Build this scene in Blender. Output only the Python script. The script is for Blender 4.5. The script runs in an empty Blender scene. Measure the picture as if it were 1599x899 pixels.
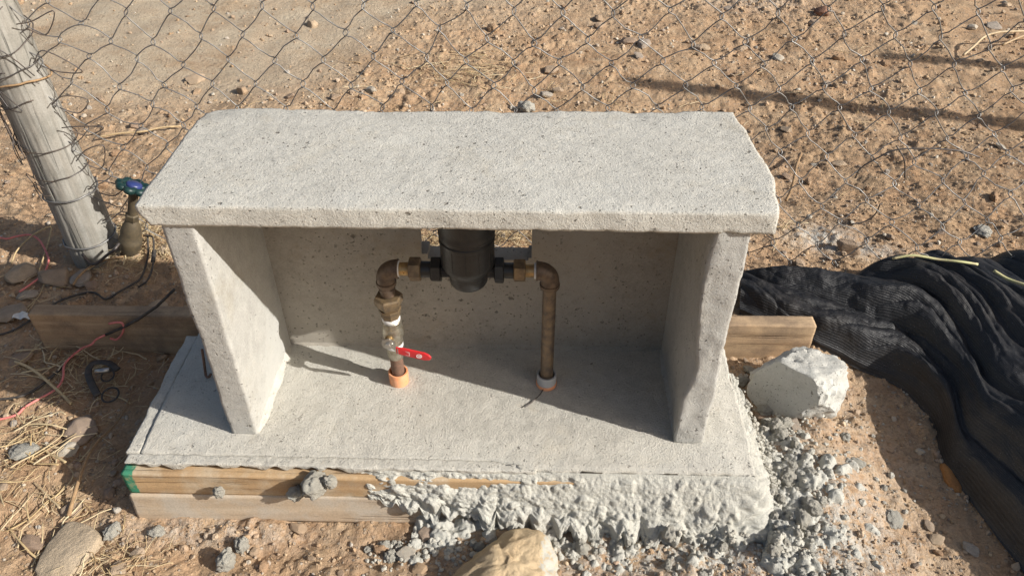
import bpy, math, random
import numpy as np
from mathutils import Matrix, Vector
random.seed(7)
rng = np.random.default_rng(7)
sc = bpy.context.scene
COL = sc.collection
# ------------------------------------------------------------------ camera
Fv = np.array([-0.02372224, 0.77711185, -0.62891528])
Uv = np.array([-0.01455838, 0.62875707, 0.7774655])
Rv = np.array([0.99961258, 0.02759921, -0.00360204])
CAM = np.array([0.1184, -0.9748, 1.159]); FP = 1221.4457
cd = bpy.data.cameras.new('camera'); cam = bpy.data.objects.new('camera', cd); COL.objects.link(cam)
cd.sensor_width = 36.0; cd.lens = FP * 36.0 / 1599.0; cd.clip_start = 0.02; cd.clip_end = 400
cam.matrix_world = Matrix(((Rv[0], Uv[0], -Fv[0], CAM[0]), (Rv[1], Uv[1], -Fv[1], CAM[1]), (Rv[2], Uv[2], -Fv[2], CAM[2]), (0, 0, 0, 1)))
sc.camera = cam
# ------------------------------------------------------------------ sky, sun, exposure
to_sun = Vector((2.8, -1.0, 1.74)).normalized()
elev = math.asin(to_sun.z)
w = bpy.data.worlds.new("World"); sc.world = w; w.use_nodes = True
nt = w.node_tree; nt.nodes.clear()
sky = nt.nodes.new('ShaderNodeTexSky'); sky.sky_type = 'NISHITA'; sky.sun_disc = False
sky.sun_elevation = elev; sky.sun_rotation = math.atan2(to_sun.x, to_sun.y)
sky.dust_density = 3.5; sky.ozone_density = 1.0; sky.air_density = 1.0
bg = nt.nodes.new('ShaderNodeBackground'); bg.inputs[1].default_value = 0.076
wo = nt.nodes.new('ShaderNodeOutputWorld')
nt.links.new(sky.outputs[0], bg.inputs[0]); nt.links.new(bg.outputs[0], wo.inputs[0])
sd = bpy.data.lights.new('sun', 'SUN'); sd.energy = 4.5; sd.angle = math.radians(0.55); sd.color = (1.0, 0.965, 0.905)
so = bpy.data.objects.new('sun', sd); COL.objects.link(so)
so.rotation_euler = to_sun.to_track_quat('Z', 'Y').to_euler(); so.location = (6, -2, 4)
sc.view_settings.view_transform = 'Standard'; sc.view_settings.look = 'None'
sc.view_settings.exposure = 0.48; sc.view_settings.gamma = 1.0; sc.view_settings.use_curve_mapping = False

# ------------------------------------------------------------------ helpers
def at(px, py, axis, val):
    d = Fv + Rv * (px - 799.5) / FP - Uv * (py - 449.5) / FP
    return CAM + d * (val - CAM[axis]) / d[axis]

_perm = np.random.default_rng(3).permutation(256); _perm = np.concatenate([_perm, _perm, _perm])
_grad = np.random.default_rng(4).normal(size=(256, 3)); _grad /= np.linalg.norm(_grad, axis=1)[:, None]
def pn(x, y, z=0.0):
    x, y, z = np.broadcast_arrays(np.asarray(x, float), np.asarray(y, float), np.asarray(z, float))
    xi, yi, zi = np.floor(x).astype(int), np.floor(y).astype(int), np.floor(z).astype(int)
    fx, fy, fz = x - xi, y - yi, z - zi
    u, v, t = (q * q * q * (q * (q * 6 - 15) + 10) for q in (fx, fy, fz))
    def g(a, b, c):
        h = _perm[_perm[_perm[(xi + a) & 255] + ((yi + b) & 255)] + ((zi + c) & 255)]
        G3 = _grad[h]
        return G3[..., 0] * (fx - a) + G3[..., 1] * (fy - b) + G3[..., 2] * (fz - c)
    l = lambda a, b, k: a + (b - a) * k
    return l(l(l(g(0, 0, 0), g(1, 0, 0), u), l(g(0, 1, 0), g(1, 1, 0), u), v),
             l(l(g(0, 0, 1), g(1, 0, 1), u), l(g(0, 1, 1), g(1, 1, 1), u), v), t) * 1.6
def fbm(x, y, z=0.0, o=4, gain=.5):
    s = 0; a = 1; k = 1
    for i in range(o):
        s = s + a * pn(x * k + i * 17.3, y * k - i * 9.1, z * k + i * 5.7); a *= gain; k *= 2.03
    return s
def sstep(a, b, x):
    t = np.clip((x - a) / (b - a), 0, 1); return t * t * (3 - 2 * t)
def vor(x, y, seed=0):
    """F1 distance and a random number of the nearest cell"""
    xi, yi = np.floor(x).astype(int), np.floor(y).astype(int)
    best = np.full(np.shape(x), 9.0); rid = np.zeros(np.shape(x))
    for a in (-1, 0, 1):
        for b in (-1, 0, 1):
            h = _perm[_perm[(xi + a + seed) & 255] + ((yi + b) & 255)]
            h2 = _perm[h + 37 & 255]; h3 = _perm[h2 + 11]
            d = np.hypot(xi + a + .1 + .8 * h / 255. - x, yi + b + .1 + .8 * h2 / 255. - y)
            m = d < best; best = np.where(m, d, best); rid = np.where(m, h3 / 255., rid)
    return best, rid
def domes(x, y, s, seed=0, keep=.5, pw=.8):
    d, r = vor(x / s, y / s, seed)
    rad = .25 + .35 * r
    return np.where(r > 1 - keep, np.clip(1 - (d / rad) ** 2, 0, 1) ** pw * rad, 0)

# ---- meshes
def mesh_from(name, v, f, smooth=True, mat=None):
    me = bpy.data.meshes.new(name)
    v = np.asarray(v, dtype=np.float32)
    if isinstance(f, np.ndarray):
        n, k = f.shape
        me.vertices.add(len(v)); me.vertices.foreach_set('co', v.ravel())
        me.loops.add(n * k); me.loops.foreach_set('vertex_index', f.astype(np.int32).ravel())
        me.polygons.add(n); me.polygons.foreach_set('loop_start', np.arange(0, n * k, k, dtype=np.int32))
        me.polygons.foreach_set('loop_total', np.full(n, k, dtype=np.int32))
        me.update(calc_edges=True)
    else:
        me.from_pydata([tuple(map(float, q)) for q in v], [], [tuple(int(i) for i in q) for q in f]); me.update()
    me.polygons.foreach_set('use_smooth', np.full(len(me.polygons), smooth))
    if mat: me.materials.append(mat)
    me.update()
    return me
class MB:
    """collects pieces into ONE mesh"""
    def __init__(s): s.v = []; s.f = []; s.n = 0
    def add(s, v, f):
        v = np.asarray(v, float).reshape(-1, 3); s.v.append(v)
        s.f += [tuple(int(i) + s.n for i in q) for q in f]; s.n += len(v); return s
    def mesh(s, name, mat, smooth=True): return mesh_from(name, np.vstack(s.v), s.f, smooth, mat)
def link(name, me, parent=None, loc=None):
    o = bpy.data.objects.new(name, me); COL.objects.link(o)
    if parent is not None: o.parent = parent
    if loc is not None: o.location = loc
    return o
def tag(o, label=None, cat=None, group=None, kind=None):
    if label: o['label'] = label
    if cat: o['category'] = cat
    if group: o['group'] = group
    if kind: o['kind'] = kind
    return o
def thing(name, label, cat, loc=(0, 0, 0), group=None):
    o = bpy.data.objects.new(name, None); o.empty_display_size = .02; COL.objects.link(o); o.location = loc
    return tag(o, label, cat, group)
def part(name, me, parent):
    """a part built in world coordinates under a thing standing at its own location"""
    L = np.array(parent.location)
    if parent.parent is not None: L = L + np.array(parent.parent.location)
    co = np.empty(len(me.vertices) * 3, np.float32); me.vertices.foreach_get('co', co)
    co = (co.reshape(-1, 3) - L).ravel().astype(np.float32); me.vertices.foreach_set('co', co); me.update()
    return link(name, me, parent)
def sharp(o, deg=35):
    me = o.data
    me.set_sharp_from_angle(angle=math.radians(deg)); return o

def spline(P, n=8):
    P = [np.array(q, float) for q in P]; P = [2 * P[0] - P[1]] + P + [2 * P[-1] - P[-2]]
    out = []
    for i in range(1, len(P) - 2):
        a, b, c, d = P[i - 1:i + 3]
        for k in range(n):
            t = k / n
            out.append(.5 * ((2 * b) + (-a + c) * t + (2 * a - 5 * b + 4 * c - d) * t * t + (-a + 3 * b - 3 * c + d) * t ** 3))
    out.append(P[-2]); return np.array(out)
def tube(P, r, s=6, cap=True, flat=1.0):
    P = np.array(P, float); n = len(P)
    r = np.full(n, r) if np.isscalar(r) else np.array(r, float)
    T = np.gradient(P, axis=0); T /= np.linalg.norm(T, axis=1)[:, None] + 1e-12
    a = np.array([0, 0, 1.]) if abs(T[0][2]) < .9 else np.array([1., 0, 0])
    N = np.cross(T[0], a); N /= np.linalg.norm(N)
    V = []
    for i in range(n):
        N = N - T[i] * (N @ T[i]); N /= np.linalg.norm(N) + 1e-12
        B = np.cross(T[i], N)
        for k in range(s):
            q = 2 * math.pi * k / s
            V.append(P[i] + r[i] * (math.cos(q) * N + flat * math.sin(q) * B))
    F = [(i * s + k, i * s + (k + 1) % s, (i + 1) * s + (k + 1) % s, (i + 1) * s + k) for i in range(n - 1) for k in range(s)]
    if cap: F += [tuple(range(s - 1, -1, -1)), tuple((n - 1) * s + k for k in range(s))]
    return np.array(V), F
def lathe(prof, c=(0, 0, 0), axis='z', s=32, hexa=False, ph=0.0):
    """prof = [(r, h)...]; hexa: hexagonal section"""
    if hexa: s = 6
    V = []
    for r, h in prof:
        for k in range(s):
            a = 2 * math.pi * k / s + ph
            q = (r * math.cos(a), r * math.sin(a), h)
            if axis == 'x': q = (q[2], q[0], q[1])
            if axis == 'y': q = (q[0], -q[2], q[1])
            V.append(np.array(q) + c)
    F = [(i * s + k, i * s + (k + 1) % s, (i + 1) * s + (k + 1) % s, (i + 1) * s + k) for i in range(len(prof) - 1) for k in range(s)]
    F += [tuple(range(s - 1, -1, -1)), tuple((len(prof) - 1) * s + k for k in range(s))]
    return V, F
def box_grid(x0, x1, y0, y1, z0, z1, step, rad=.004, chip=.006, rough=.0008, seed=0, warp=None, wav=.0015):
    """box with a dense skin, rounded chipped edges and an uneven surface"""
    ns = [max(2, int(round((b - a) / st))) for a, b, st in ((x0, x1, step), (y0, y1, step), (z0, z1, step))]
    nx, ny, nz = ns
    idx = {}; V = []; F = []
    def vid(i, j, k):
        q = (i, j, k)
        if q not in idx:
            idx[q] = len(V); V.append(q)
        return idx[q]
    for i in range(nx):
        for j in range(ny):
            F.append((vid(i, j, nz), vid(i + 1, j, nz), vid(i + 1, j + 1, nz), vid(i, j + 1, nz)))
            F.append((vid(i, j, 0), vid(i, j + 1, 0), vid(i + 1, j + 1, 0), vid(i + 1, j, 0)))
    for i in range(nx):
        for k in range(nz):
            F.append((vid(i, 0, k), vid(i + 1, 0, k), vid(i + 1, 0, k + 1), vid(i, 0, k + 1)))
            F.append((vid(i, ny, k), vid(i, ny, k + 1), vid(i + 1, ny, k + 1), vid(i + 1, ny, k)))
    for j in range(ny):
        for k in range(nz):
            F.append((vid(0, j, k), vid(0, j, k + 1), vid(0, j + 1, k + 1), vid(0, j + 1, k)))
            F.append((vid(nx, j, k), vid(nx, j + 1, k), vid(nx, j + 1, k + 1), vid(nx, j, k + 1)))
    V = np.array(V, float) / np.array([nx, ny, nz]) * np.array([x1 - x0, y1 - y0, z1 - z0]) + np.array([x0, y0, z0])
    V = roughen(V, (x0, y0, z0), (x1, y1, z1), rad, chip, rough, seed, wav)
    if warp is not None: V = warp(V)
    return V, np.array(F)
def roughen(V, lo, hi, rad, chip, rough, seed, wav):
    x, y, z = V.T; s = seed * 13.7
    n1 = fbm(x * 25 + s, y * 25, z * 25, 3); n2 = pn(x * 90 + s, y * 90, z * 90)
    R = rad + chip * np.clip(n1 + .35 * n2, 0, 1.2) ** 1.6
    R = R[:, None]
    lo = np.array(lo) + R; hi = np.array(hi) - R
    lo2 = np.minimum(lo, (lo + hi) / 2); hi2 = np.maximum(hi, (lo + hi) / 2)
    q = np.clip(V, lo2, hi2); d = V - q; L = np.linalg.norm(d, axis=1)[:, None]
    onedge = (np.abs(d) > 1e-7).sum(1)
    Rm = np.abs(d).max(1)[:, None]
    V2 = np.where(L > 1e-9, q + d / (L + 1e-12) * Rm, V)
    nrm = np.where(L > 1e-9, d / (L + 1e-12), 0)
    disp = wav * fbm(x * 5 + s, y * 5, z * 5, 3) + rough * fbm(x * 120 + s, y * 120, z * 120, 2)
    return V2 + nrm * disp[:, None]

# ------------------------------------------------------------------ materials
def new_mat(name):
    m = bpy.data.materials.new(name); m.use_nodes = True; t = m.node_tree; t.nodes.clear()
    o = t.nodes.new('ShaderNodeOutputMaterial'); b = t.nodes.new('ShaderNodeBsdfPrincipled')
    t.links.new(b.outputs[0], o.inputs[0]); return m, t, b
def nd(t, typ, ins=None, **kw):
    n = t.nodes.new(typ)
    for k, v in kw.items(): setattr(n, k, v)
    for k, v in (ins or {}).items():
        if hasattr(v, 'is_linked') or isinstance(v, bpy.types.NodeSocket): t.links.new(v, n.inputs[k])
        else: n.inputs[k].default_value = v
    return n
def ramp(t, fac, stops, interp='LINEAR'):
    n = t.nodes.new('ShaderNodeValToRGB'); t.links.new(fac, n.inputs[0]); e = n.color_ramp.elements; n.color_ramp.interpolation = interp
    while len(e) < len(stops): e.new(.5)
    for i, (p, c) in enumerate(stops):
        e[i].position = p; e[i].color = (c, c, c, 1) if np.isscalar(c) else (*c, 1)
    return n.outputs[0]
def mix(t, fac, a, b, bt='MIX'):
    n = t.nodes.new('ShaderNodeMix'); n.data_type = 'RGBA'; n.blend_type = bt
    for i, v in ((0, fac), (6, a), (7, b)):
        if isinstance(v, bpy.types.NodeSocket): t.links.new(v, n.inputs[i])
        else: n.inputs[i].default_value = v if np.isscalar(v) else (*v, 1)
    return n.outputs[2]
def math_(t, op, a, b=0.0, c=None):
    n = t.nodes.new('ShaderNodeMath'); n.operation = op
    for i, v in enumerate((a, b, c)):
        if v is None: continue
        if isinstance(v, bpy.types.NodeSocket): t.links.new(v, n.inputs[i])
        else: n.inputs[i].default_value = v
    return n.outputs[0]
def coords(t, world=True, scale=None):
    if world:
        g = t.nodes.new('ShaderNodeNewGeometry'); o = g.outputs['Position']
    else: o = t.nodes.new('ShaderNodeTexCoord').outputs['Object']
    if scale is not None:
        m = nd(t, 'ShaderNodeMapping', {0: o}); m.inputs['Scale'].default_value = scale; o = m.outputs[0]
    return o
def noise(t, v, s, det=4, rough=.55, col=False):
    n = nd(t, 'ShaderNodeTexNoise', {'Vector': v, 'Scale': s, 'Detail': det, 'Roughness': rough}); return n.outputs[1 if col else 0]
def bump(t, b, h, dist, strength=1.0, prev=None):
    n = nd(t, 'ShaderNodeBump', {'Height': h, 'Distance': dist, 'Strength': strength})
    if prev is not None: t.links.new(prev, n.inputs['Normal'])
    if b is not None: t.links.new(n.outputs[0], b.inputs['Normal'])
    return n.outputs[0]

def concrete(name, base, pits=.5, rough=1.0, stain=(.80, .74, .62), pitscale=85, warm=.5, world=True):
    m, t, b = new_mat(name); v = coords(t, world)
    big = noise(t, v, 4.5, 5, .6); mid = noise(t, v, 38, 5, .65); fine = noise(t, v, 270, 4, .75)
    c = mix(t, ramp(t, big, [(.35, 0), (.68, 1)]), base, tuple(base[i] * (.88 + .12 * stain[i]) for i in range(3)))
    c = mix(t, math_(t, 'MULTIPLY', ramp(t, noise(t, v, 9, 6, .7), [(.55, 0), (.72, 1)]), warm), c, tuple(base[i] * stain[i] for i in range(3)))
    c = mix(t, 1.0, c, ramp(t, mid, [(.25, .84), (.7, 1.08)]), 'MULTIPLY')
    c = mix(t, 1.0, c, ramp(t, fine, [(.3, .82), (.62, 1.08)]), 'MULTIPLY')
    h = None
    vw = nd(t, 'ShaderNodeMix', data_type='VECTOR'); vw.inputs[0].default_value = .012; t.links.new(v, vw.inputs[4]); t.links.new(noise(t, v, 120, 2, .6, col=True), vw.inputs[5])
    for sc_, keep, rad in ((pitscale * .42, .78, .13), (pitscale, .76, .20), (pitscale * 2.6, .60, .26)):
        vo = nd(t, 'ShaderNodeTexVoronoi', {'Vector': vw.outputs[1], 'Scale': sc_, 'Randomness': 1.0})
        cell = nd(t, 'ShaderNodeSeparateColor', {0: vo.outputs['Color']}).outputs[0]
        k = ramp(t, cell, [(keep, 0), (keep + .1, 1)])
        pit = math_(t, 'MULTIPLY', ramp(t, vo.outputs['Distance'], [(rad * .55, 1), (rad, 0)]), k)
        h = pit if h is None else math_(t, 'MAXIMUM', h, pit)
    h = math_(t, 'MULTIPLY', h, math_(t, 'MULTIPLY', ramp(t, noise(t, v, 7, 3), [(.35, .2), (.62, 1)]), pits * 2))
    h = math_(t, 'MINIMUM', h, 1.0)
    c = mix(t, math_(t, 'MULTIPLY', ramp(t, noise(t, v, 2.2, 7, .72), [(.46, 0), (.58, 1)]), .6), c, (base[0] * 1.10, base[1] * 1.12, base[2] * 1.14))
    c = mix(t, math_(t, 'MULTIPLY', h, .7), c, (.10, .085, .065))  # pit interiors darkened in the colour, standing in for shade in the holes
    t.links.new(c, b.inputs['Base Color']); b.inputs['Roughness'].default_value = .92
    b.inputs['Specular IOR Level'].default_value = .25
    n1 = bump(t, None, mid, .0022 * rough, .4)
    n2 = bump(t, None, fine, .0022 * rough, .8, n1)
    bump(t, b, math_(t, 'SUBTRACT', 1.0, h), .004, .9, n2)
    return m
M = {}
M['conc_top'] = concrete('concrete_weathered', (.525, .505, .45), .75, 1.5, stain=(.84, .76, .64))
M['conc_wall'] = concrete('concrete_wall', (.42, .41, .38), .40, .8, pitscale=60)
M['conc_back'] = concrete('concrete_back_wall', (.33, .298, .25), .5, .5, stain=(.78, .66, .52), pitscale=55, warm=.8)  # base darker and browner than the side walls, painting in the box's inner shade
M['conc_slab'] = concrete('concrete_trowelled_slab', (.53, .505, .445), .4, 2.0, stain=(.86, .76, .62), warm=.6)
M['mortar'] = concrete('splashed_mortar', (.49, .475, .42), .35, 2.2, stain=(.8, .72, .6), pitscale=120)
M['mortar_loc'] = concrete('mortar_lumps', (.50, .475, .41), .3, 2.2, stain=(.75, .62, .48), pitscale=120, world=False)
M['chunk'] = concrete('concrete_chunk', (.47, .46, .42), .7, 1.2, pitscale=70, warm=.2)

def soil():
    m, t, b = new_mat('dry_soil'); v = coords(t)
    big = noise(t, v, 1.3, 5, .6); med = noise(t, v, 11, 6, .65); fine = noise(t, v, 170, 4, .7)
    c = mix(t, ramp(t, big, [(.36, 0), (.62, 1)]), (.46, .308, .188), (.37, .235, .138))
    c = mix(t, ramp(t, med, [(.42, 0), (.7, 1)]), c, (.50, .365, .235))
    c = mix(t, math_(t, 'MULTIPLY', ramp(t, noise(t, v, 34, 5, .7), [(.55, 0), (.7, 1)]), .55), c, (.27, .185, .110))
    at_ = nd(t, 'ShaderNodeAttribute', attribute_name='sand').outputs['Fac']
    c = mix(t, math_(t, 'MULTIPLY', at_, ramp(t, noise(t, v, 6, 5, .6), [(.3, .5), (.7, 1)])), c, (.48, .405, .30))
    vo = nd(t, 'ShaderNodeTexVoronoi', {'Vector': v, 'Scale': 105.0})
    cs = nd(t, 'ShaderNodeSeparateColor', {0: vo.outputs['Color']})
    g = math_(t, 'MULTIPLY', ramp(t, cs.outputs[0], [(.66, 0), (.74, 1)]), ramp(t, vo.outputs['Distance'], [(.3, 1), (.42, 0)]))
    gc = ramp(t, cs.outputs[1], [(0, (.25, .19, .145)), (.35, (.42, .33, .24)), (.7, (.48, .43, .36)), (1, (.30, .20, .13))])
    c = mix(t, math_(t, 'MULTIPLY', g, .75), c, gc)
    c = mix(t, math_(t, 'MULTIPLY', ramp(t, noise(t, v, 3.2, 6, .7), [(.5, 0), (.66, 1)]), .6), c, (.31, .205, .12))
    mo = nd(t, 'ShaderNodeAttribute', attribute_name='mortar').outputs['Fac']
    mk = math_(t, 'MULTIPLY', mo, ramp(t, noise(t, v, 60, 5, .75), [(.40, 0), (.56, 1)]))
    c = mix(t, mk, c, (.50, .48, .43))
    c = mix(t, 1.0, c, ramp(t, fine, [(.28, .70), (.68, 1.14)]), 'MULTIPLY')
    t.links.new(c, b.inputs['Base Color']); b.inputs['Roughness'].default_value = 1.0; b.inputs['Specular IOR Level'].default_value = .1
    n1 = bump(t, None, noise(t, v, 60, 5, .7), .010, .7)
    n2 = bump(t, None, g, .004, .8, n1)
    bump(t, b, fine, .003, .9, n2)
    return m
M['soil'] = soil()
def stone_mat(name, stops, sc_=1.0, rough=.9, spots=.3):
    m, t, b = new_mat(name); v = coords(t, False); oi = t.nodes.new('ShaderNodeObjectInfo')
    at_ = nd(t, 'ShaderNodeAttribute', attribute_name='rnd').outputs['Fac']
    f = math_(t, 'FRACT', math_(t, 'ADD', oi.outputs['Random'], at_))
    c = ramp(t, f, stops)
    n = noise(t, v, 2.3 * sc_, 5, .6); k = noise(t, v, 22 * sc_, 4, .7)
    c = mix(t, 1.0, c, ramp(t, n, [(.3, .82), (.7, 1.12)]), 'MULTIPLY')
    c = mix(t, math_(t, 'MULTIPLY', ramp(t, noise(t, v, 5 * sc_, 4), [(.5, 0), (.65, 1)]), spots), c, (.40, .28, .18))
    c = mix(t, 1.0, c, ramp(t, k, [(.3, .85), (.7, 1.1)]), 'MULTIPLY')
    t.links.new(c, b.inputs['Base Color']); b.inputs['Roughness'].default_value = rough; b.inputs['Specular IOR Level'].default_value = .25
    bump(t, b, k, .03 / sc_, .5)
    return m
M['stone'] = stone_mat('field_stone', [(0, (.46, .32, .20)), (.2, (.36, .28, .21)), (.4, (.50, .38, .26)), (.62, (.33, .235, .17)), (.78, (.42, .385, .33)), (.9, (.50, .45, .37)), (1, (.42, .28, .175))])
M['clod'] = stone_mat('soil_clod', [(0, (.46, .31, .19)), (.5, (.40, .255, .155)), (1, (.50, .36, .235))])
M['grit'] = stone_mat('grit', [(0, (.45, .32, .195)), (.25, (.36, .245, .15)), (.5, (.48, .365, .24)), (.75, (.31, .22, .15)), (.93, (.50, .46, .38)), (1, (.42, .29, .18))])
def big_rock_mat(name, a, b_, sc_=12, splat=None):
    m, t, b = new_mat(name); v = coords(t)
    n = noise(t, v, sc_, 5, .6)
    c = mix(t, ramp(t, n, [(.38, 0), (.64, 1)]), a, b_)
    c = mix(t, 1.0, c, ramp(t, noise(t, v, 240, 4, .7), [(.3, .86), (.7, 1.08)]), 'MULTIPLY')
    c = mix(t, math_(t, 'MULTIPLY', ramp(t, noise(t, v, 30, 5, .7), [(.58, 0), (.72, 1)]), .4), c, tuple(q * .6 for q in a))
    if splat is not None:
        sx = nd(t, 'ShaderNodeSeparateXYZ', {0: v}).outputs[0]
        k = math_(t, 'ADD', sx, math_(t, 'MULTIPLY', math_(t, 'SUBTRACT', noise(t, v, 45, 5, .7), .5), .05))
        k = ramp(t, math_(t, 'ADD', math_(t, 'MULTIPLY', math_(t, 'SUBTRACT', k, splat), 40), .5), [(.4, 0), (.6, 1)])
        c = mix(t, math_(t, 'MULTIPLY', k, ramp(t, noise(t, v, 90, 4, .7), [(.38, .1), (.5, 1)])), c, (.47, .455, .40))
    t.links.new(c, b.inputs['Base Color']); b.inputs['Roughness'].default_value = .92; b.inputs['Specular IOR Level'].default_value = .18
    n1 = bump(t, None, noise(t, v, 38, 5, .7), .004, .4)
    bump(t, b, noise(t, v, 190, 5, .75), .004, .9, n1)
    return m
M['rock_tan'] = big_rock_mat('tan_sandstone', (.56, .44, .285), (.47, .35, .215), splat=.148)
M['rock_brown'] = big_rock_mat('brown_flat_stone', (.46, .37, .265), (.38, .30, .21), 7)
M['rock_orange'] = big_rock_mat('orange_stone', (.45, .22, .08), (.36, .17, .07))
M['rock_dark'] = big_rock_mat('reddish_stone', (.20, .11, .075), (.27, .16, .11), 20)
def straw_mat():
    m, t, b = new_mat('dry_straw'); oi = t.nodes.new('ShaderNodeObjectInfo')
    at_ = nd(t, 'ShaderNodeAttribute', attribute_name='rnd').outputs['Fac']
    f = math_(t, 'FRACT', math_(t, 'ADD', oi.outputs['Random'], at_))
    c = ramp(t, f, [(0, (.62, .48, .27)), (.3, (.48, .34, .17)), (.6, (.70, .58, .37)), (.85, (.38, .25, .13)), (1, (.64, .50, .29))])
    c = mix(t, 1.0, c, ramp(t, noise(t, coords(t), 90, 3), [(.3, .75), (.7, 1.1)]), 'MULTIPLY')
    t.links.new(c, b.inputs['Base Color']); b.inputs['Roughness'].default_value = .6; return m
M['straw'] = straw_mat()
def wood(name, a, b_, dark, axis=0, gs=1.0, paint=None, blot=None):
    m, t, b = new_mat(name)
    s = [55 * gs] * 3; s[axis] = 2.6 * gs
    v = coords(t, True, s); v0 = coords(t)
    n = noise(t, v, 1.0, 5, .65)
    c = mix(t, ramp(t, n, [(.36, 0), (.62, 1)]), a, b_)
    s2 = [170 * gs] * 3; s2[axis] = 4 * gs
    g = noise(t, coords(t, True, s2), 1.0, 3, .6)
    cr = ramp(t, g, [(.30, 1), (.40, 0)])
    c = mix(t, math_(t, 'MULTIPLY', cr, .65), c, dark)
    c = mix(t, math_(t, 'MULTIPLY', ramp(t, noise(t, v0, 14, 5, .6), [(.45, 0), (.62, 1)]), .75 if blot else .25), c, blot or dark)
    c = mix(t, 1.0, c, ramp(t, noise(t, v0, 300, 3), [(.3, .86), (.7, 1.08)]), 'MULTIPLY')
    if paint:
        sx = nd(t, 'ShaderNodeSeparateXYZ', {0: v0}).outputs
        e = math_(t, 'ADD', sx[0], math_(t, 'MULTIPLY', noise(t, v0, 60, 4), .014))
        e = math_(t, 'ADD', e, math_(t, 'MULTIPLY', sx[2], -.0))
        k = ramp(t, math_(t, 'ADD', math_(t, 'MULTIPLY', math_(t, 'SUBTRACT', e, paint[0]), 60), .5), [(.45, 1), (.55, 0)])
        c = mix(t, math_(t, 'MULTIPLY', k, ramp(t, noise(t, v0, 90, 4, .7), [(.33, .45), (.5, 1)])), c, paint[1])
    t.links.new(c, b.inputs['Base Color']); b.inputs['Roughness'].default_value = .8; b.inputs['Specular IOR Level'].default_value = .2
    n1 = bump(t, None, n, .002, .6)
    bump(t, b, math_(t, 'SUBTRACT', 1.0, cr), .003, .7, n1)
    return m
M['post'] = wood('weathered_post_wood', (.35, .335, .30), (.27, .25, .215), (.08, .085, .07), axis=2, gs=.75)
M['plank_up'] = wood('form_board_orange', (.50, .34, .185), (.36, .24, .135), (.20, .11, .05), axis=0, gs=.8, paint=(-.612, (.05, .22, .13)), blot=(.50, .42, .31))
M['plank_low'] = wood('form_board_pale', (.50, .40, .29), (.43, .33, .23), (.14, .09, .06), axis=0, gs=.7, blot=(.46, .41, .34))
M['plank_back'] = wood('form_board_brown', (.46, .33, .205), (.34, .23, .14), (.17, .10, .06), axis=0, gs=.7, blot=(.22, .16, .11))
def plain(name, c, rough=.5, metal=0.0, var=.2, sc_=60, c2=None, bmp=.0006, spec=.5):
    m, t, b = new_mat(name); v = coords(t)
    n = noise(t, v, sc_, 5, .65)
    k = mix(t, ramp(t, n, [(.38, 0), (.64, 1)]), c, c2 or tuple(q * (1 - var) for q in c))
    t.links.new(k, b.inputs['Base Color']); b.inputs['Metallic'].default_value = metal
    b.inputs['Specular IOR Level'].default_value = spec
    t.links.new(ramp(t, n, [(.3, max(0, rough - .1)), (.7, min(1, rough + .12))]), b.inputs['Roughness'])
    bump(t, b, noise(t, v, sc_ * 6, 4, .6), bmp, .5); return m
M['brass_dark'] = plain('tarnished_brass', (.15, .105, .07), .5, .35, c2=(.085, .06, .045))
M['brass_nut'] = plain('brass_nut', (.24, .17, .095), .45, .45, c2=(.12, .09, .06))
M['brass_bright'] = plain('fresh_brass', (.50, .34, .15), .36, .7, c2=(.28, .19, .10))
M['nickel'] = plain('nickel_plated_brass', (.44, .41, .34), .34, .75, c2=(.24, .20, .14), sc_=70)
M['rusty'] = plain('rusty_pipe', (.22, .125, .085), .7, .2, c2=(.13, .08, .055), sc_=90)
M['steel'] = plain('steel', (.45, .43, .40), .35, .85)
M['pipe'] = plain('old_copper_pipe', (.22, .155, .095), .45, .45, c2=(.105, .085, .07), sc_=45)
M['tape'] = plain('white_thread_tape', (.78, .77, .74), .8, sc_=150)
M['black_plastic'] = plain('black_plastic', (.022, .023, .024), .42, var=.3)
M['black_rubber'] = plain('black_cable', (.03, .028, .027), .65, var=.3, c2=(.085, .07, .055))
M['red'] = plain('red_vinyl', (.62, .025, .03), .38, var=.12)
M['orange'] = plain('orange_pvc', (.78, .30, .13), .5, var=.1, c2=(.72, .36, .20))
M['grey_pvc'] = plain('dusty_grey_sleeve', (.42, .42, .41), .7, var=.1)
M['green'] = plain('green_enamel', (.004, .020, .020), .4, var=.35, c2=(.010, .038, .034))
M['blue'] = plain('blue_cap', (.03, .045, .16), .4)
M['valve_brass'] = plain('dull_valve_brass', (.13, .10, .06), .62, .25, c2=(.075, .06, .04), sc_=45)
M['wire'] = plain('galvanised_wire', (.26, .255, .245), .5, .6, c2=(.12, .11, .105), sc_=25, bmp=.0002)
M['wire_dark'] = plain('dark_tie_wire', (.085, .08, .08), .5, .5, c2=(.12, .09, .07), sc_=25, bmp=.0002)
M['pink'] = plain('pink_cord', (.72, .22, .19), .6, var=.25, sc_=140)
M['vine'] = plain('dry_vine', (.36, .23, .12), .8, var=.3, sc_=80)
M['twig'] = plain('pale_green_twig', (.55, .55, .26), .6, c2=(.50, .42, .24), sc_=30)
M['white'] = plain('white_print', (.82, .80, .78), .5, var=.05)
M['paper'] = plain('paper_scrap', (.70, .68, .63), .8, var=.2)
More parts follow.
